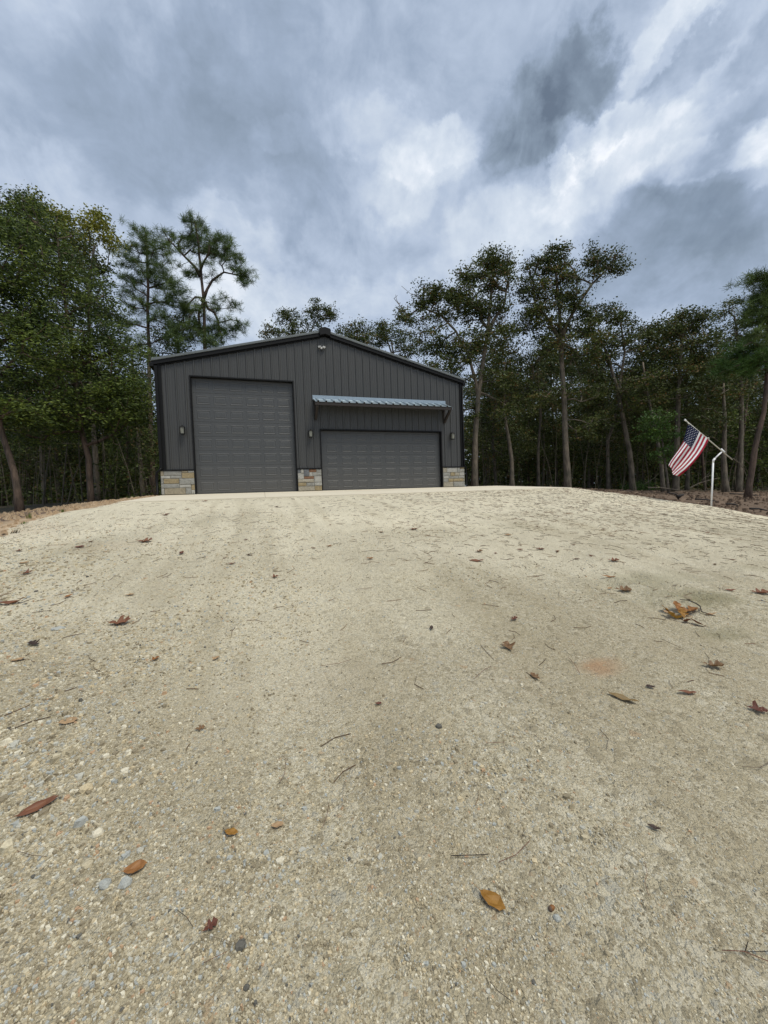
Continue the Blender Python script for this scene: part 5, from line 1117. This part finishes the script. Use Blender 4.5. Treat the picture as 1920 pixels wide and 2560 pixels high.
# acorn, dark pebbles and loose rocks
P, t = snap(1375, 2289); ac = empty('acorn', P, 'small orange brown acorn lying right of the glossy honey leaf', 'acorn')
G().tube([(0, 0, .004), (.004, 0, .006), (.010, .001, .007), (.015, .001, .007), (.018, .001, .007)], [.003, .0065, .0070, .0045, .001], 10).obj('nut', LM['orange'], ac, True)
G().tube([(-.004, 0, .006), (.0, 0, .006), (.003, 0, .006)], [.003, .0072, .0076], 10).obj('cup', tw_m['brown'], ac, True)
def rock(px, py, w, h, col, label, name='pebble'):
    P, t = snap(px, py); k = t/FPX; R = random.Random(int(px*7+py)); bm = bmesh.new(); bmesh.ops.create_icosphere(bm, subdivisions=2, radius=1)
    for v in bm.verts:
        s = 1+R.uniform(-.16, .16); v.co = Vector((v.co.x*w*k*.5*s, v.co.y*w*k*.42*s, v.co.z*h*k*.5*s))
    me = D.meshes.new(name); bm.to_mesh(me); bm.free(); a = me.attributes.new('tint', 'FLOAT', 'POINT'); a.data.foreach_set('value', np.full(len(me.vertices), col, np.float32))
    o = link(name, me, None, m_stone, P+np.array([0, 0, h*k*.12])); o.rotation_euler = (0, 0, hd+R.uniform(-.6, .6)); tag(o, label, 'pebble')
for a in [(548, 1631, 0, 0, 0, '')][:0]: pass
for px, py, w, h, c, lab in [(605, 2415, 26, 22, .99, 'round dark grey pebble near the bottom left of centre'), (315, 2222, 32, 26, .75, 'bluish grey pebble below the orange brown curled leaf'), (217, 1985, 30, 22, .93, 'tan flat stone beside the dark stem at lower left'),
     (618, 2510, 16, 16, .99, 'small black pebble close to the bottom edge'), (265, 2240, 30, 24, .76, 'grey pebble left of the bluish grey one'), (351, 2137, 18, 16, .74, 'small slate grey pebble above the curled leaf'),
     (702, 2180, 22, 16, .84, 'small white pebble in the lower middle'), (1716, 1498, 26, 10, .05, 'flat grey brown rock beside the tyre scuff on the right'), (246, 2102, 26, 24, .83, 'white pebble high up in the coarse stone patch'), (1098, 1832, 18, 12, .99, 'small dark pebble right of centre'),
     (1393, 2310, 20, 18, .75, 'grey pebble beside the acorn'), (220, 2180, 26, 20, .4, 'cream pebble left of the orange brown curled leaf'), (145, 1575, 30, 10, .76, 'flat dark green grey stone at left'), (1517, 2398, 14, 18, .3, 'yellowish pebble at the lower right')]:
    rock(px, py, w, h, c, lab)
# ------------------------------------------------------------------ debris on the dirt bank
def branch_thing(name, label, cat, paths, t, mat, base=None):
    P0 = at(*paths[0][0][0][:2], t); o = empty(name, P0, label, cat)
    for pl, r in paths:
        G().tube([tuple(at(q[0], q[1], t+(q[2] if len(q) > 2 else 0))-P0) for q in pl], list(np.linspace(r, r*.4, len(pl))), 6).obj('limb', mat, o, True)
    return o
def gz(px, py, lo=9, hi=40):
    r = ground_at(px, py); return r[1] if r is not None else 14
branch_thing('root_piece', 'dark forked root sticking out of the dirt just behind the gravel edge', 'root', [([(1696, 1250), (1695, 1240), (1690, 1236), (1680, 1233), (1668, 1231)], .035), ([(1694, 1243), (1703, 1238), (1709, 1237)], .065)], 13.2, m_wood)
branch_thing('fallen_branch', 'pale bare branch arching up from the dirt between flag and post', 'branch', [([(1722, 1224), (1730, 1217), (1748, 1208), (1772, 1201), (1795, 1195)], .035), ([(1752, 1206), (1760, 1195), (1776, 1188)], .018), ([(1758, 1205), (1764, 1192), (1774, 1182)], .014)], 20, m_bark)
branch_thing('fallen_branch', 'thin curved branch lying on the bank under the flag', 'branch', [([(1620, 1219), (1650, 1219), (1690, 1224), (1722, 1229)], .03), ([(1690, 1224), (1705, 1217)], .015)], 18.5, m_bark)
branch_thing('dead_bough', 'dry hanging bough right of the flag post with fine twigs', 'branch', [([(1832, 1146), (1845, 1155), (1858, 1170), (1866, 1190), (1862, 1205)], .022), ([(1845, 1155), (1860, 1162), (1876, 1192)], .012), ([(1858, 1170), (1850, 1186)], .01), ([(1858, 1170), (1874, 1180)], .01)], 20, m_bark)
for px0, px1, py, lab in ((1738, 1790, 1250, 'dark stick lying level on the dirt left of the post'), (1815, 1850, 1262, 'thick dark stick in the dirt right of the post'), (1875, 1918, 1274, 'long brown stick near the right edge of the dirt'), (1825, 1900, 1236, 'bleached thin stick across the bank at the right')):
    a, b = ground_at(px0, py), ground_at(px1, py+5)
    if a and b and a[1] < 40 and b[1] < 40:
        t = min(a[1], b[1]); A_ = at(px0, py, t); B_ = at(px1, py+5, t); A_[2] = max(A_[2], float(gh(A_[0], A_[1])))+.03; B_[2] = max(B_[2], float(gh(B_[0], B_[1])))+.03
        o = G().tube([(0, 0, 0), tuple((B_-A_)*.5+np.array([0, 0, .03])), tuple(B_-A_)], [.035, .028, .018], 6).obj('stick', m_wood, None, True, tuple(A_)); tag(o, lab, 'stick')
# low green sprigs at the edges of the drive
def sprig(px, py, t, n, h, label, mat=None):
    P = at(px, py, t); P[2] = float(gh(P[0], P[1])); R = random.Random(int(px)); V = []; F = []
    for k in range(n):
        a = R.uniform(0, 6.28); l = h*R.uniform(.5, 1.1); sp = R.uniform(.1, .5)*l; w = .006; b = len(V); x, y = R.gauss(0, .03), R.gauss(0, .03); ca, sa = math.cos(a), math.sin(a)
        V += [(x-sa*w, y+ca*w, 0), (x+sa*w, y-ca*w, 0), (x+ca*sp*.4+sa*w*.8, y+sa*sp*.4-ca*w*.8, l*.6), (x+ca*sp*.4-sa*w*.8, y+sa*sp*.4+ca*w*.8, l*.6), (x+ca*sp, y+sa*sp, l)]; F += [(b, b+1, b+2, b+3), (b+3, b+2, b+4)]
    o = link('grass_tuft', mesh_np('grass_tuft', V, F, tint=[.7]*len(V)), None, mat or m_cedar, P); tag(o, label, 'grass')
sprig(74, 1286, 9.2, 16, .16, 'thin upright grass tuft on the left shoulder'); sprig(60, 1302, 8.4, 14, .07, 'low grass tuft at the left edge beside the clay'); sprig(330, 1243, 13, 30, .13, 'small weed beside the concrete at the garage left corner'); sprig(156, 1282, 9.5, 20, .08, 'sparse weed where the clay meets the gravel')
# cut green bough lying in front of the woods
def bough():
    t = 23.5; P = at(1600, 1220, t); P[2] = float(gh(P[0], P[1])); r = empty('cut_bough', P, 'fresh green bough lying on the ground left of the flag', 'bough')
    G().tube([(-1.0, 0, .1), (0, 0, .25), (1.4, .2, .75), (2.0, .3, 1.1)], [.03, .025, .015, .008], 6).obj('stem', m_bark, r, True)
    A = np.column_stack([rng.uniform(-1.1, 1.3, 60), rng.normal(0, .25, 60), rng.uniform(.05, .5, 60)]); Q = np.repeat(A, 26, 0); link('foliage', leaves_mesh('foliage', Q+rng.normal(size=Q.shape)*.12, .10, m_bright, 'cedar'), r)
bough()
